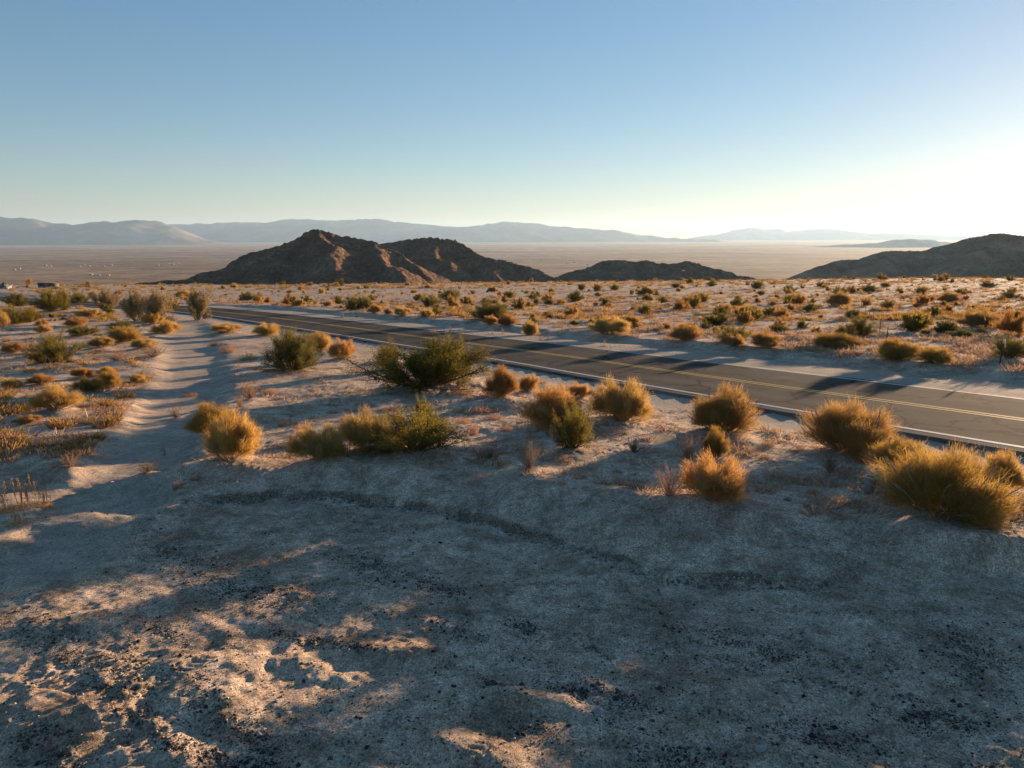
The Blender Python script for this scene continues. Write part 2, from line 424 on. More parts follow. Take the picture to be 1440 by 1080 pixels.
def asphalt_material():
    b = NB('asphalt'); P = b.pos()
    lane = b.attr('lane')
    n = b.noise(P, .5, 5, .6); f = b.noise(P, 60, 4, .7); g = b.noise(P, 9, 5, .7)
    c = b.ramp(n, [(.3, (.068, .059, .051)), (.5, (.10, .087, .075)), (.7, (.145, .125, .107))])
    c = b.mix(.5, c, b.ramp(f, [(.3, (.6, .6, .6)), (.7, (1.25, 1.25, 1.25))]), 'MULTIPLY')
    c = b.mix(.35, c, b.ramp(g, [(.3, (.75, .75, .75)), (.7, (1.2, 1.18, 1.15))]), 'MULTIPLY')
    wheel = b.ramp(lane, [(0, 0.0), (1, 1.0)])
    c = b.mix(b.math('MULTIPLY', wheel, .35), c, (.030, .026, .024))
    dust = b.ramp(b.noise(P, .22, 6, .7), [(.5, 0.0), (.68, 1.0)])
    c = b.mix(b.math('MULTIPLY', dust, .45), c, (.10, .082, .066))
    c = b.mix(b.math('MULTIPLY', b.attr('edge'), .7), c, (.26, .215, .175))
    dist = b.add('ShaderNodeVectorMath', operation='ADD')
    nv = b.add('ShaderNodeTexNoise'); nv.inputs['Scale'].default_value = 1.2; nv.inputs['Detail'].default_value = 5; b.link(P, nv.inputs['Vector'])
    sc = b.add('ShaderNodeVectorMath', operation='SCALE'); b.link(nv.outputs['Color'], sc.inputs[0]); sc.inputs['Scale'].default_value = 1.3
    b.link(P, dist.inputs[0]); b.link(sc.outputs[0], dist.inputs[1])
    v = b.add('ShaderNodeTexVoronoi', feature='DISTANCE_TO_EDGE'); v.inputs['Scale'].default_value = .33; b.link(dist.outputs[0], v.inputs['Vector'])
    cr = b.math('MULTIPLY', b.ramp(v.outputs['Distance'], [(.012, 1.0), (.030, 0.0)]), b.ramp(b.noise(P, .35, 3, .6), [(.36, 0.0), (.46, 1.0)]))
    c = b.mix(b.math('MULTIPLY', cr, .85), c, (.02, .017, .016))
    b.bsdf(c, .95, b.bump(f, .3, .006), .04); return b.m

def paint_material(name, col, worn=.5):
    b = NB(name); P = b.pos()
    w = b.ramp(b.noise(P, 14, 6, .75), [(worn - .12, 0.0), (worn + .1, 1.0)])
    g = b.noise(P, 90, 3, .7)
    c = b.mix(w, (.11, .095, .085), col)
    c = b.mix(.4, c, b.ramp(g, [(.3, (.6, .6, .6)), (.7, (1.1, 1.1, 1.1))]), 'MULTIPLY')
    b.bsdf(c, .7, None, .2); return b.m

def plain(name, col, rough=.7, metal=0.0, var=.25, scale=6):
    b = NB(name); P = b.pos()
    c = b.mix(var, col, b.ramp(b.noise(P, scale, 5, .65), [(.3, tuple(.5 * k for k in col)), (.7, tuple(min(1, 1.3 * k) for k in col))]))
    b.bsdf(c, rough, None, .3, metal); return b.m

M = {}
M['ground'] = ground_material()
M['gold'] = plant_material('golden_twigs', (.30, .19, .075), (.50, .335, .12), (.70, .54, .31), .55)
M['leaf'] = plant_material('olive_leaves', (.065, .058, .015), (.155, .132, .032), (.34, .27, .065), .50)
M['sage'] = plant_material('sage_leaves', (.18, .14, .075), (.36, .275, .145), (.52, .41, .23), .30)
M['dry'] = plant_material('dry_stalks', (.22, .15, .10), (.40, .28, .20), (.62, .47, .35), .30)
M['stem'] = wood_material('woody_stems', (.075, .055, .04), (.19, .145, .11))
M['pale_stem'] = wood_material('bleached_stems', (.22, .17, .13), (.42, .34, .27))
M['hill'] = hill_material('boulder_hill', (.095, .046, .026), (.165, .090, .055), (.265, .160, .102)); M['hill_glare'] = hill_material('glare_lightened_hill', (.19, .105, .058), (.34, .20, .115), (.46, .29, .175), .35); M['mount'] = mountain_material(); M['asphalt'] = asphalt_material()  # second hill copy is lighter and flatter: sun-glare veil painted into its colour
M['white_paint'] = paint_material('white_road_paint', (.68, .67, .64), .40)
M['yellow_paint'] = paint_material('yellow_road_paint', (.58, .36, .065), .40)
M['stone'] = rock_material('pale_stone', [(.3, (.26, .235, .21)), (.7, (.50, .47, .43))], 14, .5, .02)
M['gravel'] = rock_material('dark_gravel', [(.0, (.035, .030, .027)), (.45, (.085, .070, .060)), (.75, (.20, .16, .13)), (1.0, (.48, .43, .38))], 9, .3, .01, True)
M['sand_stone'] = rock_material('sand_stones', [(.0, (.12, .095, .075)), (.4, (.26, .21, .165)), (1.0, (.55, .48, .41))], 9, .3, .01, True)
M['steel'] = plain('weathered_steel', (.085, .06, .045), .8, .3)
M['white_cap'] = plain('white_enamel', (.75, .75, .72), .6)
M['can'] = plain('galvanised_grey', (.20, .215, .215), .55, .25)
M['house_wall'] = plain('house_wall', (.26, .24, .22), .8, 0, .3, .4)
M['house_roof'] = plain('house_roof', (.38, .36, .34), .7, 0, .3, .4)
M['dark_wall'] = plain('shed_wall', (.10, .105, .11), .8, 0, .4, .8)
M['glass'] = plain('window_glass', (.03, .035, .04), .2)
M['timber'] = plain('weathered_timber', (.24, .19, .15), .9)

# ------------------------------------------------------------------ plants: prototype meshes
def unit(v): return v / np.maximum(np.linalg.norm(v, axis=-1, keepdims=True), 1e-9)

def strips(P, D, L, W, bend=None, tint=None, levels=3, taper=.15):
    """ribbons from points P along D: returns vertices, quads, tint"""
    n = len(P); D = unit(D)
    side = unit(np.cross(D, RNG.normal(size=(n, 3))))
    bend = np.zeros((n, 3)) if bend is None else bend
    V = []; T = []
    ts = np.linspace(0, 1, levels)
    for t in ts:
        c = P + D * (L * t)[:, None] + bend * (L * t * t)[:, None]
        w = (W * (1 - (1 - taper) * t))[:, None] * .5
        V += [c - side * w, c + side * w]
        tv = (tint if tint is not None else RNG.random(n))
        T += [tv, tv]
    V = np.stack(V, 1).reshape(-1, 3); T = np.stack(T, 1).reshape(-1)
    base = (np.arange(n) * levels * 2)[:, None]
    Q = [base + np.array([[2 * k, 2 * k + 1, 2 * k + 3, 2 * k + 2]]) for k in range(levels - 1)]
    return V, np.concatenate(Q), T

def join(*parts):
    V = []; Q = []; T = []; o = 0
    for v, q, t in parts:
        V.append(v); Q.append(q + o); T.append(t); o += len(v)
    return np.concatenate(V), np.concatenate(Q), np.concatenate(T)

def tubes(paths, radii, sides=4):
    """tapered woody stems along point lists"""
    V = []; Q = []; o = 0
    for p, (r0, r1) in zip(paths, radii):
        p = np.asarray(p); k = len(p); d = unit(np.gradient(p, axis=0))
        u = unit(np.cross(d, np.array([.31, .52, .13]))); w = np.cross(d, u)
        for i in range(k):
            r = r0 + (r1 - r0) * i / (k - 1)
            for s in range(sides):
                a = 2 * math.pi * s / sides
                V.append(p[i] + (u[i] * math.cos(a) + w[i] * math.sin(a)) * r)
        for i in range(k - 1):
            for s in range(sides):
                Q.append([o + i * sides + s, o + i * sides + (s + 1) % sides, o + (i + 1) * sides + (s + 1) % sides, o + (i + 1) * sides + s])
        o += k * sides
    V = np.array(V); Q = np.array(Q)
    return V, Q, RNG.random(len(V))

def arc(a, d, L, lift, n=5, jit=.03):
    d = d / np.linalg.norm(d); pts = [np.array(a, float)]
    for i in range(n - 1):
        d = d + np.array([0, 0, lift]) + RNG.normal(size=3) * jit; d /= np.linalg.norm(d)
        pts.append(pts[-1] + d * L / (n - 1))
    return pts

def golden(n, seed, lobes=60, w=.006, aspect=.62, lmul=1.0):
    """dome of countless fine upright twigs; width 1, height = aspect"""
    global RNG; RNG = np.random.default_rng(seed)
    az = RNG.random(lobes) * 2 * math.pi; el = np.arcsin(RNG.random(lobes) ** .8)
    rad = RNG.uniform(.60, 1.04, lobes); asym = 1 + .20 * np.cos(az - RNG.random() * 6) + .15 * np.cos(2 * az + RNG.random() * 6)
    lob = np.stack([np.cos(az) * np.cos(el) * .5 * rad * asym, np.sin(az) * np.cos(el) * .5 * rad * asym, .04 + np.sin(el) * aspect * rad * .92], 1)
    lt = RNG.random(lobes)
    subs = np.array([[0, 0, 1.0], [.24, .05, .72], [-.22, .10, .66], [.02, -.20, .70], [-.10, -.16, .52]][:3 + seed % 3])
    ang = RNG.random() * 6.28; rot = np.array([[math.cos(ang), -math.sin(ang)], [math.sin(ang), math.cos(ang)]])
    sb = subs[np.concatenate([np.zeros(lobes // 3, int), RNG.integers(0, len(subs), lobes - lobes // 3)])]
    off = np.concatenate([sb[:, :2] @ rot.T, np.zeros((lobes, 1))], 1)
    lob = lob * sb[:, 2:3] * np.where(sb[:, 2:3] < 1, 1.0, .92) + off
    k = RNG.integers(0, lobes, n); f = .34 + .58 * RNG.random(n) ** .75
    foot = (off * .55 + np.array([0, 0, .02]))[k]
    P = foot + (lob[k] - foot) * f[:, None] + RNG.normal(size=(n, 3)) * .042 * np.array([1, 1, .8]); P[:, 2] = np.abs(P[:, 2])
    keep = (P[:, 2] > .13 * aspect) | (RNG.random(n) < .35); P = P[keep]; k = k[keep]; f = f[keep]; foot = foot[keep]; n = len(P)
    D = unit(lob[k] - foot) * .8 + np.array([0, 0, .38]) + RNG.normal(size=(n, 3)) * .48
    L = RNG.uniform(.035, .115, n) * (.7 + .6 * lt[k]); L = np.where(RNG.random(n) < .02, L * 1.5, L) * lmul
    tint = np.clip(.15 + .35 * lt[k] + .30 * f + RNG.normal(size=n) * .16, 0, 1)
    fol = strips(P, D, L, np.full(n, w) * RNG.uniform(.6, 1.3, n), RNG.normal(size=(n, 3)) * .12, tint, 3)
    paths = []; radii = []
    for i in range(48):
        a = RNG.random() * 2 * math.pi; d = np.array([math.cos(a), math.sin(a), RNG.uniform(.25, 1.2)])
        paths.append(arc([math.cos(a) * .04, math.sin(a) * .04, -.05], d, RNG.uniform(.3, .62), .08, 6, .14)); radii.append((.008, .0025))
    return fol, tubes(paths, radii, 4)

def creosote(n, seed, stems=34, aspect=.6, leaf=.022, spread=1.0, open_=.55):
    """many arching stems from one crown, small leaves in sprays at their outer halves"""
    global RNG; RNG = np.random.default_rng(seed)
    paths = []; radii = []; tips = []
    for i in range(stems):
        a = RNG.random() * 2 * math.pi; tilt = RNG.uniform(.15, 1.25)
        d = np.array([math.cos(a) * math.sin(tilt), math.sin(a) * math.sin(tilt), math.cos(tilt) * aspect * 1.5])
        L = RNG.uniform(.38, .62) * (1.0 if RNG.random() < .85 else 1.22)
        p = arc([math.cos(a) * .03, math.sin(a) * .03, -.04], d, L, .05, 7, .10); p = [np.array([q[0], q[1], max(q[2], -.03)]) for q in p]
        paths.append(p); radii.append((.010, .003)); tips.append(p)
        for b in range(4):
            j = RNG.integers(2, 6); dd = p[j] - p[j - 1]; dd = dd / np.linalg.norm(dd) + RNG.normal(size=3) * .45
            q = arc(p[j], dd, RNG.uniform(.10, .24), .06, 4, .12); paths.append(q); radii.append((.004, .0015)); tips.append(q)
    S = []; TL = []
    for p in tips:
        p = np.array(p); m = int(n / len(tips) * RNG.uniform(.4, 1.6)); lo = open_ if len(p) == 7 else .1
        t = (lo + (1 - lo) * RNG.random(m) ** .8) * (len(p) - 1); i = np.minimum(t.astype(int), len(p) - 2); f = (t - i)[:, None]
        S.append(p[i] * (1 - f) + p[i + 1] * f + RNG.normal(size=(m, 3)) * .028); TL.append(np.full(m, RNG.random()))
    P = np.concatenate(S); TL = np.concatenate(TL); k = len(P); P[:, 2] = np.maximum(P[:, 2], .01)
    D = RNG.normal(size=(k, 3)) + np.array([0, 0, .7]) + P * 1.5
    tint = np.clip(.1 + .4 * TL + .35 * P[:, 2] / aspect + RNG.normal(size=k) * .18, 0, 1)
    fol = strips(P, D, RNG.uniform(.6, 1.4, k) * leaf, np.full(k, leaf * .55), None, tint, 2, .5)
    return fol, tubes(paths, radii, 4)

def twiggy(seed, stems=40, aspect=.8, w=.004):
    global RNG; RNG = np.random.default_rng(seed)
    paths = []; radii = []; ends = []
    for i in range(stems):
        a = RNG.random() * 2 * math.pi; tilt = RNG.uniform(.1, 1.1)
        d = np.array([math.cos(a) * math.sin(tilt), math.sin(a) * math.sin(tilt), math.cos(tilt) * aspect * 1.3])
        p = arc([0, 0, -.03], d, RNG.uniform(.3, .6), .05, 5, .12); paths.append(p); radii.append((.008, .003)); ends.append(p)
    P = []; D = []
    for p in ends:
        for b in range(26):
            j = RNG.integers(1, 5); P.append(p[j] + RNG.normal(size=3) * .015); D.append((p[j] - p[j - 1]) * 6 + RNG.normal(size=3) * .5 + np.array([0, 0, .3]))
    P = np.array(P); D = np.array(D); n = len(P)
    fol = strips(P, D, RNG.uniform(.06, .2, n), np.full(n, w), RNG.normal(size=(n, 3)) * .2, None, 3)
    return fol, tubes(paths, radii, 4)

def tuft(seed, n=260, aspect=.45, w=.012, upright=.7):
    global RNG; RNG = np.random.default_rng(seed)
    a = RNG.random(n) * 2 * math.pi; r = np.sqrt(RNG.random(n)) * .38
    P = np.stack([np.cos(a) * r, np.sin(a) * r, np.zeros(n) - .02], 1)
    D = np.stack([np.cos(a) * r * 1.6, np.sin(a) * r * 1.6, np.full(n, upright)], 1) + RNG.normal(size=(n, 3)) * .3; D[:, 2] = np.abs(D[:, 2]) + .1
    L = aspect * RNG.uniform(.4, 1.05, n) * (1 - r * .8)
    fol = strips(P, D, L, np.full(n, w), RNG.normal(size=(n, 3)) * .18, None, 3, .4)
    k = 40
    Pk = P[:k] + D[:k] * .05; fl = strips(P[:k * 3] + unit(D[:k * 3]) * (L[:k * 3] * .8)[:, None], RNG.normal(size=(k * 3, 3)), np.full(k * 3, .05), np.full(k * 3, .03), None, np.clip(RNG.normal(.8, .15, k * 3), 0, 1), 2, .6)
    return join(fol, fl)

def stalks(seed, n=9):
    global RNG; RNG = np.random.default_rng(seed)
    P = np.stack([RNG.normal(size=n) * .16, RNG.normal(size=n) * .16, np.full(n, -.02)], 1)
    D = np.stack([RNG.normal(size=n) * .12, RNG.normal(size=n) * .12, np.ones(n)], 1)
    L = RNG.uniform(.45, 1.0, n)
    st = strips(P, D, L, np.full(n, .022), RNG.normal(size=(n, 3)) * .06, np.full(n, .5), 4, .7)
    m = n * 40; k = np.repeat(np.arange(n), 40); t = RNG.uniform(.35, 1.0, m)
    Q = P[k] + unit(D[k]) * (L[k] * t)[:, None]
    hd = strips(Q, RNG.normal(size=(m, 3)) + np.array([0, 0, 1.2]), RNG.uniform(.03, .09, m), np.full(m, .022), None, None, 2, .5)
    b = tuft(seed + 1, 120, .3, .014)
    return join(st, hd, b)

PROTO = {}
def proto(key, foliage, stems, matf, mats):
    V, Q, T = foliage
    mf = mesh_np(key + '_foliage', V, Q, matf, attrs={'tint': T})
    ms = None
    if stems is not None:
        V, Q, T = stems; ms = mesh_np(key + '_stems', V, Q, mats, smooth=True, attrs={'tint': T})
    PROTO[key] = (mf, ms)

for i in range(3):
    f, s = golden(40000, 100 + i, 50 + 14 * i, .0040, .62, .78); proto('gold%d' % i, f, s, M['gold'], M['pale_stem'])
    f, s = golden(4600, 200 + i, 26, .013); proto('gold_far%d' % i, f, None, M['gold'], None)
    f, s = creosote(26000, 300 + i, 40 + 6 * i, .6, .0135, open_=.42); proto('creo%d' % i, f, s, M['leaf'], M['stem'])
    f, s = creosote(3200, 400 + i, 20, .62, .045, open_=.3); proto('creo_far%d' % i, join(f, (s[0], s[1], s[2] * .3)), None, M['leaf'], None)
    proto('tuft%d' % i, tuft(500 + i), None, M['dry'], None)
    proto('stalk%d' % i, stalks(520 + i, 6 + 3 * i), None, M['dry'], None)
f, s = creosote(60000, 340, 66, .60, .0095, open_=.38); proto('bigcreo', f, s, M['leaf'], M['stem'])
f, s = golden(90000, 142, 110, .0026, .54, .58); proto('biggold', f, s, M['gold'], M['pale_stem'])
for i in range(2):
    f, s = creosote(15000, 450 + i, 34, 1.0, .022, open_=.25); proto('salt%d' % i, f, s, M['sage'], M['pale_stem'])
    f, s = twiggy(470 + i); proto('twig%d' % i, f, s, M['dry'], M['pale_stem'])
f, s = twiggy(490, 26, .8, .005); proto('blacktwig', f, s, M['stem'], M['stem'])
HGT, WID = {}, {}
for k, m in PROTO.items():
    a = np.empty(len(m[0].vertices) * 3, np.float32); m[0].vertices.foreach_get('co', a); a = a.reshape(-1, 3)
    HGT[k] = float(np.percentile(a[:, 2], 99.3)); r_ = np.hypot(a[:, 0], a[:, 1]); WID[k] = 2 * float(np.percentile(r_, 97.5))

TONE = {'gold': (1.0, .93, .70, 1), 'bright': (1.12, 1.0, .66, 1), 'orange': (.96, .76, .60, 1), 'olive': (.80, .70, .44, 1), 'brown': (.80, .68, .53, 1), 'dim': (.62, .56, .40, 1),
        'rust': (.74, .56, .42, 1), 'green': (1, 1, 1, 1), 'dark': (.95, .93, .85, 1), 'lime': (1.3, 1.2, .95, 1), 'tan': (1.9, 1.45, 1.6, 1), 'pale': (1, .95, .9, 1), 'pink': (1.05, .84, .74, 1), 'grey': (.62, .58, .56, 1), 'straw': (1.25, 1.0, .62, 1)}

def plant(name, key, px, py, w, h, tone, label, cat, group=None, rz=None, mound=.35, parts=True, deep=.85):
    """stand a plant where its foot shows at (px, py) in the photograph, w by h photo pixels large"""
    q = gt(px, py); dist = math.hypot(q[0], q[1]); Z = q[1] * CP + (CAMH - q[2]) * SP
    W = w * Z / F; back = W * .5 * deep * .7
    ux, uy = q[0] / dist, q[1] / dist
    x, y = q[0] + ux * back, q[1] + uy * back
    th = math.atan2(CAMH - q[2], dist)
    Hh = max((h * Z / F - back * math.sin(th)) / math.cos(th), .3 * W * (h / w) ** .5)
    if dist > 24 and h < 40: Hh *= .88
    return dict(name=name, key=key, x=x, y=y, W=W, H=Hh, tone=tone, label=label, cat=cat, group=group, rz=rz, mound=mound, parts=parts, deep=deep)

def stand(p):
    mf, ms = PROTO[p['key']]
    z = float(terrain(np.array([p['x']]), np.array([p['y']]), False)[0])
    rz = p['rz'] if p['rz'] is not None else random.uniform(0, 6.28)
    sw = p['W'] / WID[p['key']]; sh = p['H'] / HGT[p['key']]
    sc = (sw, sw * p['deep'] if p['rz'] is not None else sw, sh)
    tone = TONE[p['tone']]; v = random.uniform(.9, 1.1); tone = (tone[0] * v, tone[1] * v, tone[2] * v, 1)
    if ms is not None and p['parts']:
        o = empty(p['name'], (p['x'], p['y'], z), rz)
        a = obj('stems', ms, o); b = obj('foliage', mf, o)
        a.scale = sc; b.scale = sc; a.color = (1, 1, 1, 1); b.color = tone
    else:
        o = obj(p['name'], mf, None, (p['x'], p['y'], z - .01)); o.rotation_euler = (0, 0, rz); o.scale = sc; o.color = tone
    tag(o, p['label'], p['cat'], p['group'])
    return o

GB, CB, SB, TB = ('golden_bush', 'bush'), ('creosote_bush', 'bush'), ('saltbush', 'bush'), ('twig_bush', 'dead bush')
PL = []
def add(nc, key, px, py, w, h, tone, label, **kw):
    PL.append(plant(nc[0], key, px, py, w, h, tone, label, nc[1], **kw))

# --- the near bushes, one by one
add(GB, 'gold0', 327, 657, 78, 66, 'bright', 'bright yellow rounded bush in front of a dark olive one near the wheel track', group='bushes on the near bank')
add(GB, 'gold1', 300, 622, 66, 44, 'olive', 'dark olive bush half hidden behind the bright yellow bush', group='bushes on the near bank')
add(GB, 'gold2', 452, 658, 80, 46, 'gold', 'golden mound bush at left end of the long clump above the dark bank', group='bushes on the near bank')
add(GB, 'gold0', 522, 655, 92, 56, 'gold', 'golden brown bush joined to the tall olive bush beside it', group='bushes on the near bank')
add(CB, 'creo1', 582, 657, 150, 70, 'lime', 'wide olive creosote with a thin sprig sticking up, above the dark cut bank', group='bushes on the near bank')
add(CB, 'creo0', 598, 628, 42, 58, 'green', 'thin upright creosote sprig rising behind the wide olive bush', group='bushes on the near bank')
add(GB, 'gold1', 777, 611, 98, 56, 'orange', 'flat wide orange bush with a dark hollow beneath, behind small olive creosote', group='bushes on the near bank')
add(CB, 'creo2', 803, 641, 62, 66, 'lime', 'small olive creosote in front of a flat orange bush', group='bushes on the near bank')
add(GB, 'gold2', 876, 601, 86, 54, 'gold', 'golden bush showing pale stems, near road edge right of the flat orange bush', group='bushes on the near bank')
add(GB, 'gold0', 814, 564, 36, 24, 'orange', 'small round orange ball bush close to the white road line', group='bushes on the near bank')
add(GB, 'gold1', 706, 565, 46, 42, 'rust', 'rust bush with dark left flank at the right end of the large dark creosote', group='bushes on the near bank')
add(GB, 'gold2', 743, 555, 30, 25, 'orange', 'little orange bush just right of the rust bush with dark flank', group='bushes on the near bank')
add(GB, 'biggold', 1017, 617, 98, 60, 'brown', 'dome of brown twigs overlapping the white line, with small bush at its foot', group='bushes on the near bank')
add(GB, 'gold1', 1005, 651, 40, 42, 'olive', 'small upright olive gold bush at the foot of the brown dome', group='bushes on the near bank')
add(GB, 'gold2', 1004, 722, 92, 58, 'orange', 'orange bush on the berm crest, nearest to bare grey pull-out', group='bushes on the near bank')
add(GB, 'biggold', 1190, 650, 136, 72, 'brown', 'broad hazy brown bush hiding part of white line, left of the biggest bush', group='bushes on the near bank')
add(GB, 'biggold', 1326, 742, 184, 98, 'olive', 'biggest olive gold bush, at the right above the pull-out', group='bushes on the near bank', mound=.2)
add(GB, 'gold0', 1262, 678, 92, 46, 'olive', 'darker olive bush tucked behind left side of the biggest bush', group='bushes on the near bank')
add(GB, 'gold1', 1402, 700, 66, 54, 'gold', 'loose golden bush spilling from right side of the biggest bush', group='bushes on the near bank')
add(CB, 'bigcreo', 600, 561, 200, 74, 'dark', 'largest dark green creosote, sprawling beside the road', group='bushes on the near bank', rz=.3)
add(CB, 'creo0', 634, 542, 66, 56, 'green', 'upright dark creosote rising out of the largest sprawling creosote', group='bushes on the near bank')
add(CB, 'creo2', 546, 524, 40, 40, 'green', 'sparse creosote sprigs standing over the white line left of the sprawling creosote', group='bushes on the near bank')
add(CB, 'bigcreo', 411, 529, 108, 60, 'green', 'rounded dark green creosote with golden top beside wheel track', group='bushes on the near bank', rz=2.)
add(GB, 'gold1', 452, 498, 44, 28, 'bright', 'golden bush crowning the rounded dark green creosote', group='bushes on the near bank')
add(GB, 'gold0', 481, 509, 40, 29, 'orange', 'dark footed orange bush right of the rounded dark green creosote', group='bushes on the near bank')
add(GB, 'gold2', 376, 474, 40, 17, 'bright', 'low golden bush behind the rounded dark green creosote', group='bushes on the near bank')
add(GB, 'gold0', 318, 470, 50, 13, 'bright', 'low yellow clump right of the track, in front of the tan roadside bush', group='bushes on the near bank')
# --- left of the wheel track
SL = 'scrub left of the wheel track'
add(SB, 'salt0', 222, 460, 46, 50, 'pale', 'tall tan saltbush, larger right one of the clump left of the track', group=SL)
add(SB, 'salt1', 192, 455, 44, 46, 'pale', 'tall tan saltbush with dark foot in the middle of its clump', group=SL)
add(SB, 'salt0', 278, 453, 40, 46, 'pale', 'lone tall tan saltbush standing against the road', group=SL)
add(SB, 'salt1', 152, 440, 42, 36, 'pale', 'greyish tan saltbush left of the tall tan clump', group=SL)
add(CB, 'creo1', 78, 515, 76, 44, 'lime', 'thin leaved olive creosote with a bare orange grass clump on its left', group=SL)
add(TB, 'twig0', 45, 505, 34, 30, 'straw', 'orange dry twig bush left of thin olive creosote', group=SL)
add(GB, 'gold1', 80, 586, 66, 38, 'gold', 'spiky golden tan bush throwing a long shadow left of the track', group=SL)
add(GB, 'gold0', 157, 549, 34, 27, 'olive', 'small olive gold bush on the lit bank right of the spiky golden bush', group=SL)
add(GB, 'gold2', 128, 555, 42, 22, 'dim', 'dim grey brown bush between the spiky golden and small olive bushes', group=SL)
add(GB, 'gold2', 177, 485, 50, 24, 'olive', 'compact green olive bush beside the bend of the track', group=SL)
add(GB, 'gold0', 143, 492, 32, 16, 'olive', 'low olive bush left of the compact green olive bush', group=SL)
add(CB, 'creo0', 72, 440, 46, 34, 'lime', 'bushy olive creosote in front of the dark shed', group=SL)
add(CB, 'creo2', 90, 436, 22, 36, 'lime', 'narrow olive creosote at right of the bushy one before the dark shed', group=SL)
add(CB, 'creo1', 14, 460, 48, 32, 'lime', 'olive creosote at the left frame edge on the pale flat', group=SL)
add(GB, 'gold1', 4, 462, 24, 24, 'gold', 'golden bush cut by the left frame edge', group=SL)
add(GB, 'gold1', 235, 472, 38, 20, 'bright', 'bright yellow clump at the foot of tall tan saltbush', group=SL)
add(GB, 'gold0', 215, 460, 28, 18, 'bright', 'small yellow clump under the middle of the tall tan clump', group=SL)
add(TB, 'twig1', 165, 515, 50, 20, 'pink', 'reddish dry twig bush beside the shaded track bank', group=SL)
add(TB, 'twig0', 218, 508, 40, 22, 'grey', 'dark grey twig heap on left lip of the wheel track', group=SL)
add(TB, 'twig1', 100, 665, 40, 26, 'rust', 'brown twig heap in the shaded hollow left of the track mouth', group=SL)
add(TB, 'twig0', 208, 672, 40, 22, 'grey', 'grey brown low bush on small mound in the track mouth', group=SL)
for row in [
    (CB, 'creo0', 40, 458, 40, 22, 'lime', 'olive shrub between the frame edge shrub and the bushy olive creosote'),
    (GB, 'gold2', 108, 462, 34, 14, 'orange', 'low orange mound left of the middle tall tan saltbush'),
    (CB, 'creo2', 118, 476, 44, 18, 'green', 'spreading brown green shrub under the greyish tan saltbush'),
    (GB, 'gold0', 126, 449, 34, 14, 'gold', 'gold mound at the left foot of the greyish tan saltbush'),
    (GB, 'gold1', 62, 470, 24, 12, 'gold', 'small gold mound above the thin leaved olive creosote'),
    (CB, 'creo1', 172, 470, 40, 20, 'green', 'dark green shrub at the foot of the saltbush clump'),
    (GB, 'gold2', 20, 500, 34, 16, 'rust', 'rusty low mound left of the orange dry twig bush'),
    (GB, 'gold0', 118, 535, 30, 16, 'orange', 'orange mound above the dim grey brown bush'),
    (GB, 'gold1', 58, 545, 34, 16, 'orange', 'orange mound above the spiky golden tan bush'),
    (GB, 'gold2', 18, 548, 26, 14, 'gold', 'gold mound near the left frame edge below the twig bush'),
    (GB, 'gold0', 195, 540, 24, 12, 'gold', 'little gold mound on the track bank right of small olive bush'),
    (GB, 'gold1', 150, 530, 26, 12, 'straw', 'pale straw mound above the small olive gold bush'),
    (GB, 'gold2', 200, 492, 30, 14, 'gold', 'gold mound right of the compact green olive bush'),
    (GB, 'gold0', 40, 600, 34, 12, 'orange', 'orange low mound left of the spiky golden tan bush'),
    (CB, 'creo0', 24, 432, 40, 22, 'green', 'green shrub on the rim right of the small grey shed'),
    (CB, 'creo1', 112, 426, 36, 20, 'lime', 'olive shrub between the dark shed and greyish tan saltbush'),
    (CB, 'creo2', 236, 436, 36, 24, 'lime', 'olive shrub behind the tallest saltbush by the road'),
    (GB, 'gold1', 258, 420, 30, 12, 'gold', 'gold mound across the road behind the lone saltbush'),
]:
    add(*row, group=SL)
# --- dead twig bushes of the near bank
TG = 'dry twig bushes on the near bank'
add(TB, 'twig0', 352, 566, 36, 32, 'straw', 'dry bush with an orange lit top between track and the wide olive bush', group=TG)
add(TB, 'twig1', 338, 574, 20, 22, 'straw', 'small dry tuft bush at the left foot of orange topped dry bush', group=TG)
add(TB, 'twig1', 745, 667, 56, 46, 'grey', 'grey brown bare bush left of the small olive creosote', group=TG)
add(TB, 'twig0', 940, 714, 54, 48, 'pink', 'pale feathery bare bush at left of the orange berm bush', group=TG)
add(TB, 'blacktwig', 892, 643, 34, 26, 'grey', 'black leafless little twig bush alone on grey sand', group=TG)
add(TB, 'twig1', 966, 655, 44, 40, 'pink', 'pale bare bush left of the small upright olive gold bush', group=TG)
add(TB, 'twig0', 1166, 673, 40, 42, 'grey', 'brown leafless bush in front of the broad hazy brown bush', group=TG)
add(TB, 'twig1', 248, 592, 26, 24, 'pale', 'bleached wispy bush standing in the shaded wheel track', group=TG)
add(TB, 'twig0', 1265, 706, 70, 26, 'rust', 'dark low twigs spreading at the left foot of the biggest bush', group=TG)
add(TB, 'twig1', 690, 655, 50, 22, 'grey', 'dim grey twigs at the right foot of wide olive bush', group=TG)
add(TB, 'twig0', 610, 470, 24, 10, 'pink', 'pinkish dry bush behind the top of the largest sprawling creosote', group=TG)
add(TB, 'twig1', 548, 512, 40, 24, 'pink', 'pink lit dry bush at the left of the sprawling creosote', group=TG)
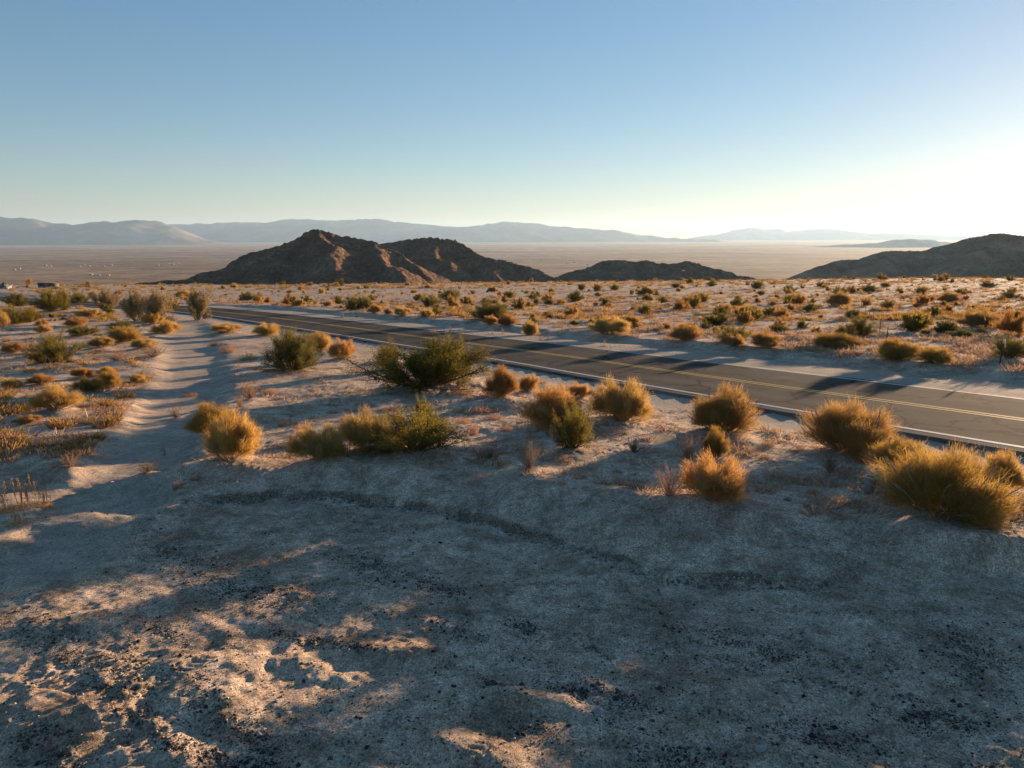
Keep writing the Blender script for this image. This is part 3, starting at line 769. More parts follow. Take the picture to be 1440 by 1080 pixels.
# --- far roadside
FR = 'bushes along the far road shoulder'
for row in [
    (CB, 'bigcreo', 688, 452, 66, 28, 'dark', 'dark green spreading creosote with three gold bushes at its foot beyond the road'),
    (GB, 'gold0', 690, 458, 22, 13, 'orange', 'leftmost of the gold bushes at the foot of the dark spreading creosote'),
    (GB, 'gold1', 713, 462, 30, 18, 'rust', 'half dark rust bush at the foot of the dark spreading creosote'),
    (GB, 'gold2', 746, 472, 25, 22, 'gold', 'round golden bush alone on the far shoulder right of rust bush'),
    (GB, 'gold0', 856, 476, 56, 28, 'gold', 'wide golden bush on the far shoulder with dead stalks before it'),
    (GB, 'gold1', 966, 482, 52, 26, 'orange', 'orange dome bush by itself on the far shoulder'),
    (CB, 'creo1', 1032, 484, 56, 30, 'lime', 'light olive creosote behind two small orange bushes on far shoulder'),
    (GB, 'gold2', 1032, 491, 32, 17, 'orange', 'smaller orange bush in front of the light olive creosote'),
    (GB, 'gold0', 1076, 495, 50, 25, 'orange', 'larger orange bush right of the light olive creosote'),
    (GB, 'gold1', 1172, 492, 86, 24, 'dim', 'long grey olive bush on the far shoulder below the fence posts'),
    (CB, 'creo0', 1208, 476, 52, 30, 'green', 'brown olive creosote rising behind the long grey olive bush'),
    (GB, 'biggold', 1258, 513, 64, 32, 'olive', 'left one of two olive mounds on far shoulder'),
    (GB, 'gold2', 1313, 516, 52, 26, 'olive', 'right one of two olive mounds on far shoulder'),
    (CB, 'creo2', 1418, 506, 56, 36, 'green', 'creosote behind the white capped fence post'),
    (CB, 'creo1', 496, 437, 30, 24, 'lime', 'left half of the olive creosote pair beyond the road left of centre'),
    (CB, 'creo2', 513, 436, 26, 24, 'lime', 'right half of the olive creosote pair beyond the road left of centre'),
    (GB, 'gold1', 528, 441, 22, 13, 'orange', 'orange bush just right of the olive creosote pair'),
    (GB, 'gold0', 566, 445, 28, 13, 'gold', 'flat gold bush on far shoulder left of a small rounded gold bush'),
    (GB, 'gold2', 600, 447, 22, 12, 'gold', 'small rounded gold bush on the far shoulder below olive scrub'),
    (CB, 'creo0', 612, 444, 22, 12, 'lime', 'small olive creosote right of small rounded gold bush'),
    (GB, 'gold1', 546, 442, 14, 9, 'orange', 'tiny orange bush between the orange bush and the flat gold bush'),
    (GB, 'gold2', 462, 431, 16, 8, 'orange', 'tiny orange bush on the far shoulder left of the olive creosote pair'),
    (CB, 'creo1', 605, 432, 32, 20, 'green', 'olive creosote on the flat above small rounded gold bush'),
    (CB, 'creo2', 635, 425, 30, 24, 'green', 'taller olive creosote on flat left of the dark spreading creosote'),
    (TB, 'twig0', 634, 446, 22, 10, 'pink', 'pinkish dry bush on far shoulder left of dark spreading creosote'),
    (CB, 'creo0', 347, 423, 24, 14, 'lime', 'olive creosote above the road bend right of lone saltbush'),
    (GB, 'gold1', 362, 425, 18, 9, 'olive', 'low olive bush above the road bend beside an olive creosote'),
    (GB, 'gold0', 421, 431, 16, 11, 'gold', 'round gold bush above the road left of centre'),
]:
    add(*row, group=FR, mound=.15)
# --- single shrubs of the flat beyond the road
FL = 'shrubs on the flat beyond the road'
mid = [(808, 425, 26, 18), (908, 416, 24, 15), (987, 426, 20, 19), (966, 429, 24, 13), (932, 426, 20, 12), (906, 442, 22, 18), (888, 463, 36, 22), (992, 464, 18, 14), (1018, 441, 24, 14),
       (1014, 455, 28, 16), (1037, 432, 24, 15), (1064, 406, 22, 14), (1082, 446, 24, 16), (1110, 412, 24, 14), (1112, 427, 24, 16), (1138, 440, 28, 15), (1128, 462, 20, 14), (1096, 469, 28, 14),
       (1178, 431, 36, 22), (1180, 416, 26, 16), (1198, 449, 22, 18), (1222, 411, 30, 12), (1248, 435, 20, 16), (1296, 415, 24, 15), (1312, 446, 26, 17), (1336, 426, 34, 16), (1296, 459, 34, 14), (1376, 462, 52, 26), (1352, 476, 40, 14), (1306, 424, 22, 9), (1352, 413, 22, 8),
       (750, 422, 16, 12), (716, 419, 22, 12), (693, 411, 14, 9), (692, 428, 20, 9), (771, 429, 16, 10), (840, 410, 16, 13), (865, 408, 18, 10), (1070, 415, 12, 8), (852, 430, 18, 12), (1086, 430, 16, 8), (950, 405, 18, 9), (1000, 403, 16, 9), (1155, 404, 22, 10), (1245, 404, 16, 8), (1390, 405, 26, 10), (1420, 420, 30, 12), (1425, 450, 34, 16)]
where = lambda px: ('below the central hill' if px < 640 else 'below the second dark hill' if px < 785 else 'below the low middle hill' if px < 1050 else 'below the valley gap' if px < 1140 else 'below the right hill')
land = [(688, 445, 'the dark creosote'), (746, 465, 'the lone round gold bush'), (856, 470, 'the wide shoulder bush'), (966, 478, 'the orange dome bush'), (1032, 480, 'the pale creosote'),
        (1172, 485, 'the long grey bush'), (1247, 475, 'the nearest fence post'), (1258, 505, 'the two olive mounds'), (1408, 500, 'the white capped post')]
used = {}
kinds3 = [('creo', 'green', 'olive creosote', CB), ('creo', 'lime', 'light olive creosote', CB), ('gold', 'brown', 'brown tan bush', GB), ('creo', 'dark', 'dark olive creosote', CB), ('creo', 'tan', 'tan leafy shrub', CB)]
random.seed(21)
for i, (px, py, w, h) in enumerate(mid):
    k, tone, word, nc = kinds3[random.choice([0, 0, 1, 2, 3, 4])]
    lx, ly, lname = min(land, key=lambda q: abs(q[0] - px) + .5 * abs(q[1] - py))
    size = 'wide' if w > 27 else 'small' if w < 19 else 'rounded'
    rel = 'straight above' if abs(lx - px) < 14 else ('left of' if px < lx else 'right of')
    far = 'at far edge' if py < 412 else 'mid flat' if py < 440 else 'near shoulder'
    lab = '%s %s %s, %s %s' % (size, word, far, rel, lname)
    used.setdefault(lab, []).append(i)
    nth = len(used[lab])
    if nth > 1: lab = lab.replace(size, ['second', 'third', 'fourth', 'fifth'][nth - 2] + ' ' + size, 1)
    add(nc, '%s%d' % (k, i % 3), px, py, w, h, tone, lab, group=FL, mound=.1)

# mounds under the near plants, then stand everything on the finished ground
for p in PL:
    if p['mound'] and p['W'] > .5: MOUNDS.append((p['x'], p['y'], p['W'] * .7, min(.22, p['W'] * .13) * (p['mound'] / .35)))
for p in PL: stand(p)

# ------------------------------------------------------------------ scrub too small to show parts
def sdv(x, y): return road_sd(np.array([x]), np.array([y]))[0][0]
random.seed(33)
taken = [(p['x'], p['y'], p['W']) for p in PL]
def free(x, y, w):
    for a, b, c in taken:
        if (a - x) ** 2 + (b - y) ** 2 < (.45 * (w + c)) ** 2: return False
    return True
def zone(px): return ('below the hill\'s dark left foot' if px < 290 else 'below the central hill' if px < 600 else 'below the second dark hill' if px < 780 else 'below the low middle hill' if px < 1040 else 'below the valley gap' if px < 1130 else 'below the right hill')
cnt = 0
tries = 0
while cnt < 430 and tries < 40000:
    tries += 1
    px = random.uniform(-40, 1480); Y_ = 48 * (405 / 48) ** (random.random() ** .8)
    q = np.array([(px - 720) / F * Y_ * 1.01, Y_]); py = 388 + 4.6 * F / Y_
    s_ = sdv(q[0], q[1])
    left = s_ < 0
    if abs(s_) < 11 and s_ < 90 and abs(s_) < 90: continue
    W = random.choice([.5, .6, .7, .8, 1.0, 1.2, 1.5, 1.9]) * random.uniform(.8, 1.25)
    W *= 1.15 + .75 * (Y_ > 290)
    if left and not (px < 180 or Y_ > 140): continue
    if not free(q[0], q[1], W): continue
    r = random.random()
    if r < .42: nc, key, tone, word = GB, 'gold_far%d' % random.randrange(3), random.choice(['gold', 'rust', 'brown', 'brown']), 'tan gold bush'
    elif r < .86: nc, key, tone, word = CB, 'creo_far%d' % random.randrange(3), random.choice(['green', 'lime', 'tan', 'tan']), 'olive shrub'
    else: nc, key, tone, word = GB, 'gold_far%d' % random.randrange(3), 'dim', 'dark rounded bush'
    d = 'along the far rim' if py < 404 else 'on the far flat' if py < 418 else 'on the middle flat'
    lab = 'small %s %s, %s' % (word, d, zone(px))
    z = float(terrain(np.array([q[0]]), np.array([q[1]]), False)[0])
    o = obj(nc[0], PROTO[key][0], None, (q[0], q[1], z - .03)); o.rotation_euler = (0, 0, random.uniform(0, 6.28))
    hh = W * random.uniform(.5, .8) / HGT[key]; o.scale = (W / WID[key], W / WID[key], hh)
    t = TONE[tone]; o.color = t
    tag(o, lab, 'bush', 'scattered ' + word + 's ' + d)
    taken.append((q[0], q[1], W)); cnt += 1

# ------------------------------------------------------------------ small herbs, cushions, stalks
random.seed(5)
CU = 'dry pink herb cushions on the near bank'
cush = [(590, 577, 26, 12, 'in the upper row right of the largest creosote'), (676, 582, 30, 13, 'biggest of the pink patch left of the flat orange bush'), (697, 590, 26, 11, 'under the biggest cushion of the pink patch'), (652, 596, 22, 14, 'at the left end of the pink patch'),
        (666, 612, 16, 20, 'standing tall below the pink patch'), (712, 607, 18, 12, 'at the lower right end of the pink patch'), (678, 641, 18, 10, 'alone on grey sand below the pink patch'), (708, 639, 26, 10, 'right of the lone cushion below the pink patch'),
        (704, 655, 20, 10, 'yellowish, left of the bare grey brown bush'), (488, 592, 20, 12, 'left of the thin creosote sprig'), (550, 579, 36, 9, 'long and low behind the thin creosote sprig'), (868, 666, 16, 8, 'near the pale bare bush on the berm'),
        (1143, 696, 22, 12, 'bright, alone left of the biggest bush'), (1135, 714, 14, 11, 'olive, just below the bright lone cushion'), (1107, 705, 12, 9, 'dim, left of the bright lone cushion'), (790, 683, 16, 8, 'on the berm crest below the bare grey brown bush'),
        (400, 600, 20, 12, 'right of the bright yellow bush, uppermost'), (425, 605, 26, 12, 'left of the golden mound, in its row'), (467, 582, 20, 9, 'pink, above the golden mound bush'), (380, 555, 26, 12, 'below the rounded dark green creosote'),
        (250, 688, 18, 14, 'on the lit lip left of the bright yellow bush'), (275, 676, 20, 8, 'on the lit lip under the bright yellow bush'), (268, 558, 24, 9, 'beside a bleached stick in the wheel track'), (320, 496, 26, 16, 'upper right lip of the wheel track'), (350, 507, 30, 16, 'between the track and the dark green creosote'),
        (303, 486, 18, 10, 'grey, at the bend of the track'), (1080, 628, 22, 10, 'brown, right of the small upright olive bush'), (648, 556, 40, 14, 'pink litter at the right foot of the largest creosote'), (760, 540, 24, 7, 'by the asphalt above the little orange bush')]
for i, (px, py, w, h, txt) in enumerate(cush):
    p = plant('herb_cushion', 'tuft%d' % (i % 3), px, py, w, h, 'olive' if 'olive' in txt else 'grey' if ('grey,' in txt or 'dim' in txt) else 'straw' if ('yellowish' in txt or 'bright,' in txt) else 'pink', 'low dry herb cushion ' + txt, 'herb', CU, mound=0)
    stand(p)
SG = 'dead flower stalks'
stl = [(7, 722, 30, 46, 'at the left frame edge on the lit sand'), (38, 716, 36, 46, 'tallest pair left of the lit crumbly mound'), (67, 716, 22, 34, 'single spike on the lit crumbly mound'), (25, 742, 34, 30, 'low and nearest, in shade under the tall pair'), (231, 640, 8, 16, 'lone leaning stalk in the mouth of the track'),
       (633, 470, 8, 13, 'second pale stalk at the road beyond the creosote'), (692, 470, 7, 9, 'left one of two white stalks on the far shoulder'), (707, 470, 8, 10, 'right one of two white stalks on the far shoulder'), (760, 480, 12, 9, 'pale clump before the lone golden bush'), (770, 478, 7, 8, 'short pale one right of the pale clump'),
       (786, 473, 8, 7, 'beyond the pale clump by the bank'), (834, 483, 8, 9, 'left one before the wide golden bush'), (850, 487, 8, 12, 'right and taller one before the wide golden bush'), (482, 447, 6, 10, 'left pale one on the shoulder left of centre'), (501, 446, 8, 10, 'right pale one on the shoulder left of centre'),
       (1168, 493, 10, 10, 'dry one at the foot of the long grey olive bush'), (912, 468, 12, 14, 'pink clump right of an olive creosote on the flat'), (930, 470, 14, 14, 'second pink clump before the orange dome'), (1122, 474, 16, 14, 'pale spikes on the flat behind the larger orange bush'), (745, 620, 10, 30, 'single tall stem beside the pink patch')]
for i, (px, py, w, h, txt) in enumerate(stl):
    p = plant('dead_stalk', 'stalk%d' % (i % 3), px, py, w, h, 'straw' if px < 80 else 'pale', 'dry upright flower stalk, ' + txt, 'dry stalk', SG, mound=0)
    stand(p)

def ground_cover(name, pts, sizes, tone_rng, seed, blades=26, mat=None, asp=.5):
    global RNG; RNG = np.random.default_rng(seed)
    n = len(pts); k = np.repeat(np.arange(n), blades); m = n * blades; S = sizes[k]
    a = RNG.random(m) * 2 * math.pi; r = np.sqrt(RNG.random(m)) * .45 * S
    P = pts[k] + np.stack([np.cos(a) * r, np.sin(a) * r, np.zeros(m)], 1)
    D = np.stack([np.cos(a), np.sin(a), RNG.uniform(.3, 1.6, m)], 1) + RNG.normal(size=(m, 3)) * .3
    L = S * asp * RNG.uniform(.4, 1.1, m)
    V, Q, T = strips(P, D, L, S * .05, None, np.clip(tone_rng[k] + RNG.normal(size=m) * .15, 0, 1), 2, .5)
    o = obj(name, mesh_np(name, V, Q, mat, attrs={'tint': T})); o.color = (1.22, 1.12, 1.0, 1); return o

def scatter(n, x0, x1, pyr, seed, cond):
    g = np.random.default_rng(seed); px = g.uniform(x0, x1, n); py = pyr[0] + (pyr[1] - pyr[0]) * g.random(n) ** pyr[2]
    q = gp(px, py); x, y = q[:, 0], q[:, 1]
    sd, _ = road_sd(x, y)
    ok = cond(x, y, sd, px, py) & (y < 390) & (y > 4); x = x[ok]; y = y[ok]
    return np.stack([x, y, terrain(x, y, False)], 1), g
patch = lambda x, y, s, th: fbm(x / s, y / s, 3, 201) > th
def on_flat(x, y, sd, px, py):
    td, _, _ = pl_dist(_track, x, y)
    return ((sd > 9.4)) & patch(x, y, 2.2, -.02)
pts1, g1 = scatter(60000, -800, 2300, (398.6, 545, 1.75), 71, on_flat)
def on_left(x, y, sd, px, py):
    td, _, _ = pl_dist(_track, x, y)
    return (sd < -8) & (td > 1.1 + .02 * y) & (x < np.interp(y, _track[::-1, 1][::-1], _track[::-1, 0][::-1])) & patch(x, y, 2.0, -.15)
pts2, g2 = scatter(26000, -1000, 300, (400, 660, 1.2), 72, on_left)
def on_bank(x, y, sd, px, py):
    td, _, _ = pl_dist(_track, x, y); yc = np.interp(x, _crest[:, 0], _crest[:, 1])
    return (sd < -6.2) & (td > 1.2 + .02 * y) & (x > np.interp(y, np.sort(_track[:, 1]), _track[np.argsort(_track[:, 1]), 0])) & (y > yc + .1) & patch(x, y, 1.3, .05)
pts3, g3 = scatter(16000, 180, 2000, (465, 740, 1.0), 73, on_bank)
P_ = np.concatenate([pts1, pts2, pts3]); gg = np.random.default_rng(9)
sz = np.concatenate([gg.uniform(.3, .85, len(pts1)), gg.lognormal(math.log(.24), .4, len(pts2)), gg.lognormal(math.log(.17), .5, len(pts3))])
tag(ground_cover('dry_weeds', P_, sz, np.clip(gg.normal(.45, .2, len(P_)), 0, 1), 12, 22, M['dry'], .45), 'low dry pinkish weeds and litter covering the sandy flats', 'weeds', kind='stuff')

# twig litter on the bank and around the bushes
pts4, g4 = scatter(16000, -150, 1650, (470, 900, .9), 75, lambda x, y, sd, px, py: (np.abs(sd) > 5.5) & (fbm(x / .9, y / .9, 3, 401) > np.where(y > np.interp(x, _floor[:, 0], _floor[:, 1]), .10, .45)))
RNG = np.random.default_rng(19); m_ = len(pts4)
D4 = np.stack([RNG.normal(size=m_), RNG.normal(size=m_), RNG.normal(size=m_) * .12 + .05], 1)
V, Q, T = strips(pts4 + np.array([0, 0, .012]), D4, RNG.lognormal(math.log(.10), .5, m_), np.full(m_, .010), RNG.normal(size=(m_, 3)) * np.array([.25, .25, .06]), RNG.random(m_), 3, .5)
o = obj('twig_litter', mesh_np('twig_litter', V, Q, M['dry'], attrs={'tint': T})); o.color = TONE['grey']
tag(o, 'broken grey and brown twigs littering the sandy bank', 'litter', kind='stuff')
pts5, g5 = scatter(9000, -800, 2300, (398.5, 452, 1.35), 76, lambda x, y, sd, px, py: (np.abs(sd) > 10) & ((sd > 0) | (px < 170)) & patch(x, y, 6.0, -.1))
pts6, g6 = scatter(2600, -1000, 300, (405, 640, 1.15), 78, lambda x, y, sd, px, py: on_left(x, y, sd, px, py) & (sd < -9))
gr_ = np.random.default_rng(15); ry_ = gr_.uniform(255, 402, 2600); rx_ = gr_.uniform(-1.4, 1.4, 2600) * ry_
pts7 = np.stack([rx_, ry_, terrain(rx_, ry_, False)], 1); pts7 = pts7[patch(rx_, ry_, 14.0, -.3)]
s5 = np.concatenate([np.random.default_rng(4).uniform(.45, 1.1, len(pts5)), np.random.default_rng(5).lognormal(math.log(.34), .35, len(pts6)), gr_.uniform(.8, 2.2, len(pts7))]); pts5 = np.concatenate([pts5, pts6, pts7])
o = ground_cover('low_scrub', pts5, s5, np.clip(np.random.default_rng(6).normal(.4, .28, len(pts5)), 0, 1), 14, 60, M['gold'], .62)
o.color = (.72, .60, .44, 1)
tag(o, 'carpet of small tan and olive scrub dotting the far flats', 'scrub', kind='stuff')

# ------------------------------------------------------------------ gravel crumbs
def pebbles(name, pts, size, mat, seed):
    g = np.random.default_rng(seed); n = len(pts)
    base = np.array([[1, 0, 0], [0, 1, 0], [-1, 0, 0], [0, -1, 0], [0, 0, .8], [0, 0, -.6]], float)
    V = base[None] * size[:, None, None] * g.uniform(.55, 1.3, (n, 6, 1)); a = g.random(n) * 6.28
    c, s = np.cos(a)[:, None], np.sin(a)[:, None]
    V = np.stack([V[..., 0] * c - V[..., 1] * s, V[..., 0] * s + V[..., 1] * c, V[..., 2] - .05 * size[:, None]], -1) + pts[:, None, :]
    T = np.array([[0, 1, 4], [1, 2, 4], [2, 3, 4], [3, 0, 4], [1, 0, 5], [2, 1, 5], [3, 2, 5], [0, 3, 5]])
    Fq = (np.arange(n) * 6)[:, None, None] + T[None]
    return obj(name, mesh_np(name, V.reshape(-1, 3), Fq.reshape(-1, 3), mat, False, {'tint': np.repeat(np.clip(g.random(n) ** 1.3, 0, 1), 6)}))
GP = [(190, 935, 170, 70, 900), (70, 860, 90, 50, 500), (350, 790, 110, 32, 1700), (445, 851, 78, 8, 1100), (515, 758, 48, 26, 800), (610, 782, 60, 20, 600), (735, 828, 26, 10, 420), (640, 830, 60, 18, 350), (880, 915, 90, 30, 700), (960, 985, 90, 28, 900), (1060, 1030, 110, 26, 900), (1170, 960, 110, 30, 700),
      (1370, 860, 70, 50, 1000), (1330, 940, 90, 26, 800), (1400, 1020, 70, 40, 700), (330, 1000, 80, 14, 900), (355, 970, 40, 24, 350), (255, 1002, 30, 14, 350), (440, 1060, 30, 20, 500), (150, 890, 90, 30, 450), (810, 905, 40, 10, 450), (750, 955, 40, 14, 300), (690, 900, 26, 8, 200), (500, 700, 110, 26, 240), (250, 750, 70, 30, 500), (1090, 860, 200, 40, 500), (60, 1000, 60, 40, 500), (230, 845, 40, 12, 350), (720, 900, 720, 180, 2600)]
gr = np.random.default_rng(88); PX = []; PY = []
for (cx, cy, rx, ry, n) in GP:
    n = int(n * 2.2); a = gr.normal(size=n) * .5; b_ = gr.normal(size=n) * .5; PX.append(cx + a * rx + b_ * ry * .8); PY.append(cy + b_ * ry + a * rx * .12)
PX = np.concatenate(PX); PY = np.concatenate(PY); q = gp(PX, PY)
for T in RUTS:
    n = 1500; i_ = gr.integers(0, len(T) - 1, n); t_ = gr.random(n)[:, None]; d_ = T[i_ + 1] - T[i_]; nn = np.stack([-d_[:, 1], d_[:, 0]], 1) / np.linalg.norm(d_, axis=1)[:, None]
    q = np.concatenate([q, T[i_] + d_ * t_ + nn * (np.where(gr.random(n) < .5, -1, 1) * (.32 + gr.normal(size=n) * .10))[:, None]])
keep = (q[:, 1] > 4) & (q[:, 1] < 16)
clump = fbm(q[:, 0] / .3, q[:, 1] / .3, 3, 303) + .9 * gr.random(len(q)) > .30
q = q[keep & clump]
G2 = q.copy()
# ------------------------------------------------------------------ the ground sheet
def axis(dense_lo, dense_hi, d0, growth, lo, hi):
    mid_ = list(np.arange(dense_lo, dense_hi, d0)); a = [mid_[-1]]; d = d0
    while a[-1] < hi: d *= growth; a.append(a[-1] + d)
    b = [mid_[0]]; d = d0
    while b[-1] > lo: d *= growth; b.append(b[-1] - d)
    return np.array(b[::-1][:-1] + mid_ + a[1:])
gx = axis(-7.0, 8.5, .034, 1.026, -42000, 42000)
ys = [-30, -20, -12, -7, -3.5, -1, .8, 2, 2.8, 3.4, 3.8, 4.1]; y = 4.3
while y < 420:
    ys.append(y); y += max(.032, .0052 * (y - 4) + .0) if y < 60 else .0065 * y
while y < 42000: ys.append(y); y *= 1.045
gy = np.array(ys + [42000.0])
GX, GY = np.meshgrid(gx, gy)
GZ, gsd, gtm, gpull, ge = terrain(GX, GY, True, True)
nx, ny = len(gx), len(gy)
ii = (np.arange(ny - 1)[:, None] * nx + np.arange(nx - 1)[None]).ravel()
FQ = np.stack([ii, ii + 1, ii + nx + 1, ii + nx], 1)
R = np.hypot(GX, GY)
herb = np.where(gsd > 8, sstep(8.5, 11, gsd), 0) + np.where(gsd < -6, .55 * (1 - gpull) * (1 - gtm) * sstep(-.25, .3, fbm(GX / 2.5, GY / 2.5, 3, 501)), 0)
herb = np.clip(np.where(np.abs(gsd) > 90, 1 - gpull, herb), 0, 1) * (1 - .9 * gtm)
gravel = np.zeros(GX.shape)
sub = (GY > 3) & (GY < 17.5) & (np.abs(GX) < 17)
for (cx, cy, rx, ry, n) in GP[:-1]:
    c = gp(cx, cy); e1 = (gp(cx + rx, cy + rx * .12) - gp(cx - rx, cy - rx * .12)) / 2; e2 = (gp(cx + ry * .8, cy + ry) - gp(cx - ry * .8, cy - ry)) / 2
    det = e1[0] * e2[1] - e1[1] * e2[0]
    dx = GX[sub] - c[0]; dy = GY[sub] - c[1]
    u = (dx * e2[1] - dy * e2[0]) / det; v = (-dx * e1[1] + dy * e1[0]) / det
    gravel[sub] = np.maximum(gravel[sub], np.exp(-(u * u + v * v) * 1.3) * min(1, n / 500 + .2))
for k, T in enumerate(RUTS):
    xs_, ys_ = GX[sub], GY[sub]
    d_, a_, s_ = pl_dist(T, xs_ + .10 * fbm(xs_ / .8, ys_ / .8, 2, 310 + k), ys_ + .10 * fbm(xs_ / .8, ys_ / .8, 2, 320 + k))
    nz_ = np.clip(.35 + 1.2 * fbm(a_ / .9, s_ / .3, 3, 340 + k), 0, 1)
    gravel[sub] = np.maximum(gravel[sub] * (1 - .8 * np.exp(-(d_ / .13) ** 4)), .75 * np.exp(-((np.abs(s_) - .34) / .13) ** 2) * nz_)
shoulder = (np.abs(gsd) < 90) * (1 - sstep(6.0, 8.6, np.abs(gsd)))
shoulder = np.maximum(shoulder, .6 * gtm)  # wheel track takes this grey too, its shade put into the colour
valley = sstep(5, 260, ge)
_yc = np.interp(GX, _crest[:, 0], _crest[:, 1]); _yf = np.interp(GX, _floor[:, 0], _floor[:, 1])
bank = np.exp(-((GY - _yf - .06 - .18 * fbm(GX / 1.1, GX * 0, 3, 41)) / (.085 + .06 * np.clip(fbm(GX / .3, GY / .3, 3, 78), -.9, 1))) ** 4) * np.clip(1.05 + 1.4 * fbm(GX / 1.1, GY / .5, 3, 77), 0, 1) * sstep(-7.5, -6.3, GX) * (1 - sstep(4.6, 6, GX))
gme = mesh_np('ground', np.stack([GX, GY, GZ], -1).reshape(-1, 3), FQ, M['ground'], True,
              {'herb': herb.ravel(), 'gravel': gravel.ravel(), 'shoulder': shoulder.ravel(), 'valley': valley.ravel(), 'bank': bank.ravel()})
ground = tag(obj('ground', gme), kind='structure')

q = G2
pz = terrain(q[:, 0], q[:, 1], True)
gsz = np.clip(gr.lognormal(math.log(.0072), .65, len(q)), .003, .05)
tag(pebbles('gravel', np.stack([q[:, 0], q[:, 1], pz], 1), gsz, M['gravel'], 4), 'dark crumbs of broken asphalt and gravel strewn over the pull-out', 'gravel', kind='stuff')

gs_ = np.random.default_rng(99)
px_ = gs_.uniform(-60, 1500, 26000); py_ = 640 + 450 * gs_.random(26000) ** .8; q = gp(px_, py_)
q = q[(q[:, 1] > 4) & (q[:, 1] < 17) & (fbm(q[:, 0] / .9, q[:, 1] / .9, 3, 606) + gs_.random(26000) * .9 > .25)]
xb = gs_.uniform(-7.2, 5.2, 1800); yb = np.interp(xb, _floor[:, 0], _floor[:, 1]) + .18 * fbm(xb / 1.1, xb * 0, 3, 41) + .02 - np.abs(gs_.normal(size=1800)) * .14
q = np.concatenate([q, np.stack([xb, yb], 1)])
tag(pebbles('small_stones', np.stack([q[:, 0], q[:, 1], terrain(q[:, 0], q[:, 1], True)], 1), np.concatenate([np.clip(gs_.lognormal(math.log(.0075), .6, len(q) - 1800), .003, .04), np.clip(gs_.lognormal(math.log(.017), .6, 1800), .006, .07)]), M['sand_stone'], 5), 'small sand coloured stones scattered over the bare ground', 'stones', kind='stuff')

# ------------------------------------------------------------------ road and its paint
def ribbon(name, lo, hi, dz, mat, parent=None, thick=0.0, nac=2, lane=False, i0=0, i1=None):
    C = ROADC[i0:i1]; N = ROADN[i0:i1]; Z = ROADZ[i0:i1]; n = len(C)
    offs = np.linspace(lo, hi, nac); V = []; A = []
    ragged = thick > 0
    for k, o in enumerate(offs):
        oo = np.full(n, o)
        if ragged and k in (0, nac - 1): oo = oo + .10 * fbm(np.arange(n) * .35, np.full(n, k * 3.1), 3, 7)
        V.append(np.concatenate([C + N * oo[:, None], (Z + dz)[:, None]], 1))
        A.append(np.full(n, np.exp(-((abs(abs(o) - 1.8) - .85) / .35) ** 2)))
    if thick:
        for k in (0, -1):
            b_ = V[k if k == 0 else nac - 1].copy(); b_[:, 2] -= thick
            (V.insert(0, b_), A.insert(0, A[0])) if k == 0 else (V.append(b_), A.append(A[-1]))
            if k == 0: nac += 1
    m = len(V); V = np.stack(V, 1).reshape(-1, 3); A = np.stack(A, 1).reshape(-1)
    j = (np.arange(n - 1)[:, None] * m + np.arange(m - 1)[None]).ravel()
    Q = np.stack([j, j + 1, j + m + 1, j + m], 1)
    # face up
    a, b2, c = V[Q[0, 0]], V[Q[0, 1]], V[Q[0, 3]]
    ED = np.zeros(len(V)) if not thick else np.tile(np.concatenate([[1, 1, .55, .1], np.zeros(m - 8), [.1, .3, .8, 1]]), n) * np.clip(.5 + fbm(V[:, 0] * .7, V[:, 1] * .7, 3, 15), 0, 1)
    return obj(name, mesh_np(name, V, Q, mat, False, {'lane': A, 'edge': ED}), parent)
road = tag(ribbon('road', -4.45, 3.85, .0, M['asphalt'], None, .20, 25), kind='structure')
ribbon('white_edge_line', -3.70, -3.52, .004, M['white_paint'], road)
ribbon('white_edge_line', 3.48, 3.63, .004, M['white_paint'], road)
ribbon('yellow_centre_line', -.22, -.07, .004, M['yellow_paint'], road)
ribbon('yellow_centre_line', .07, .22, .004, M['yellow_paint'], road)

# ------------------------------------------------------------------ hills and ranges
def p3(px, py, D):
    d = ray(px, py); t = D / d[1]; return np.array([d[0] * t, D, CAMH + d[2] * t])

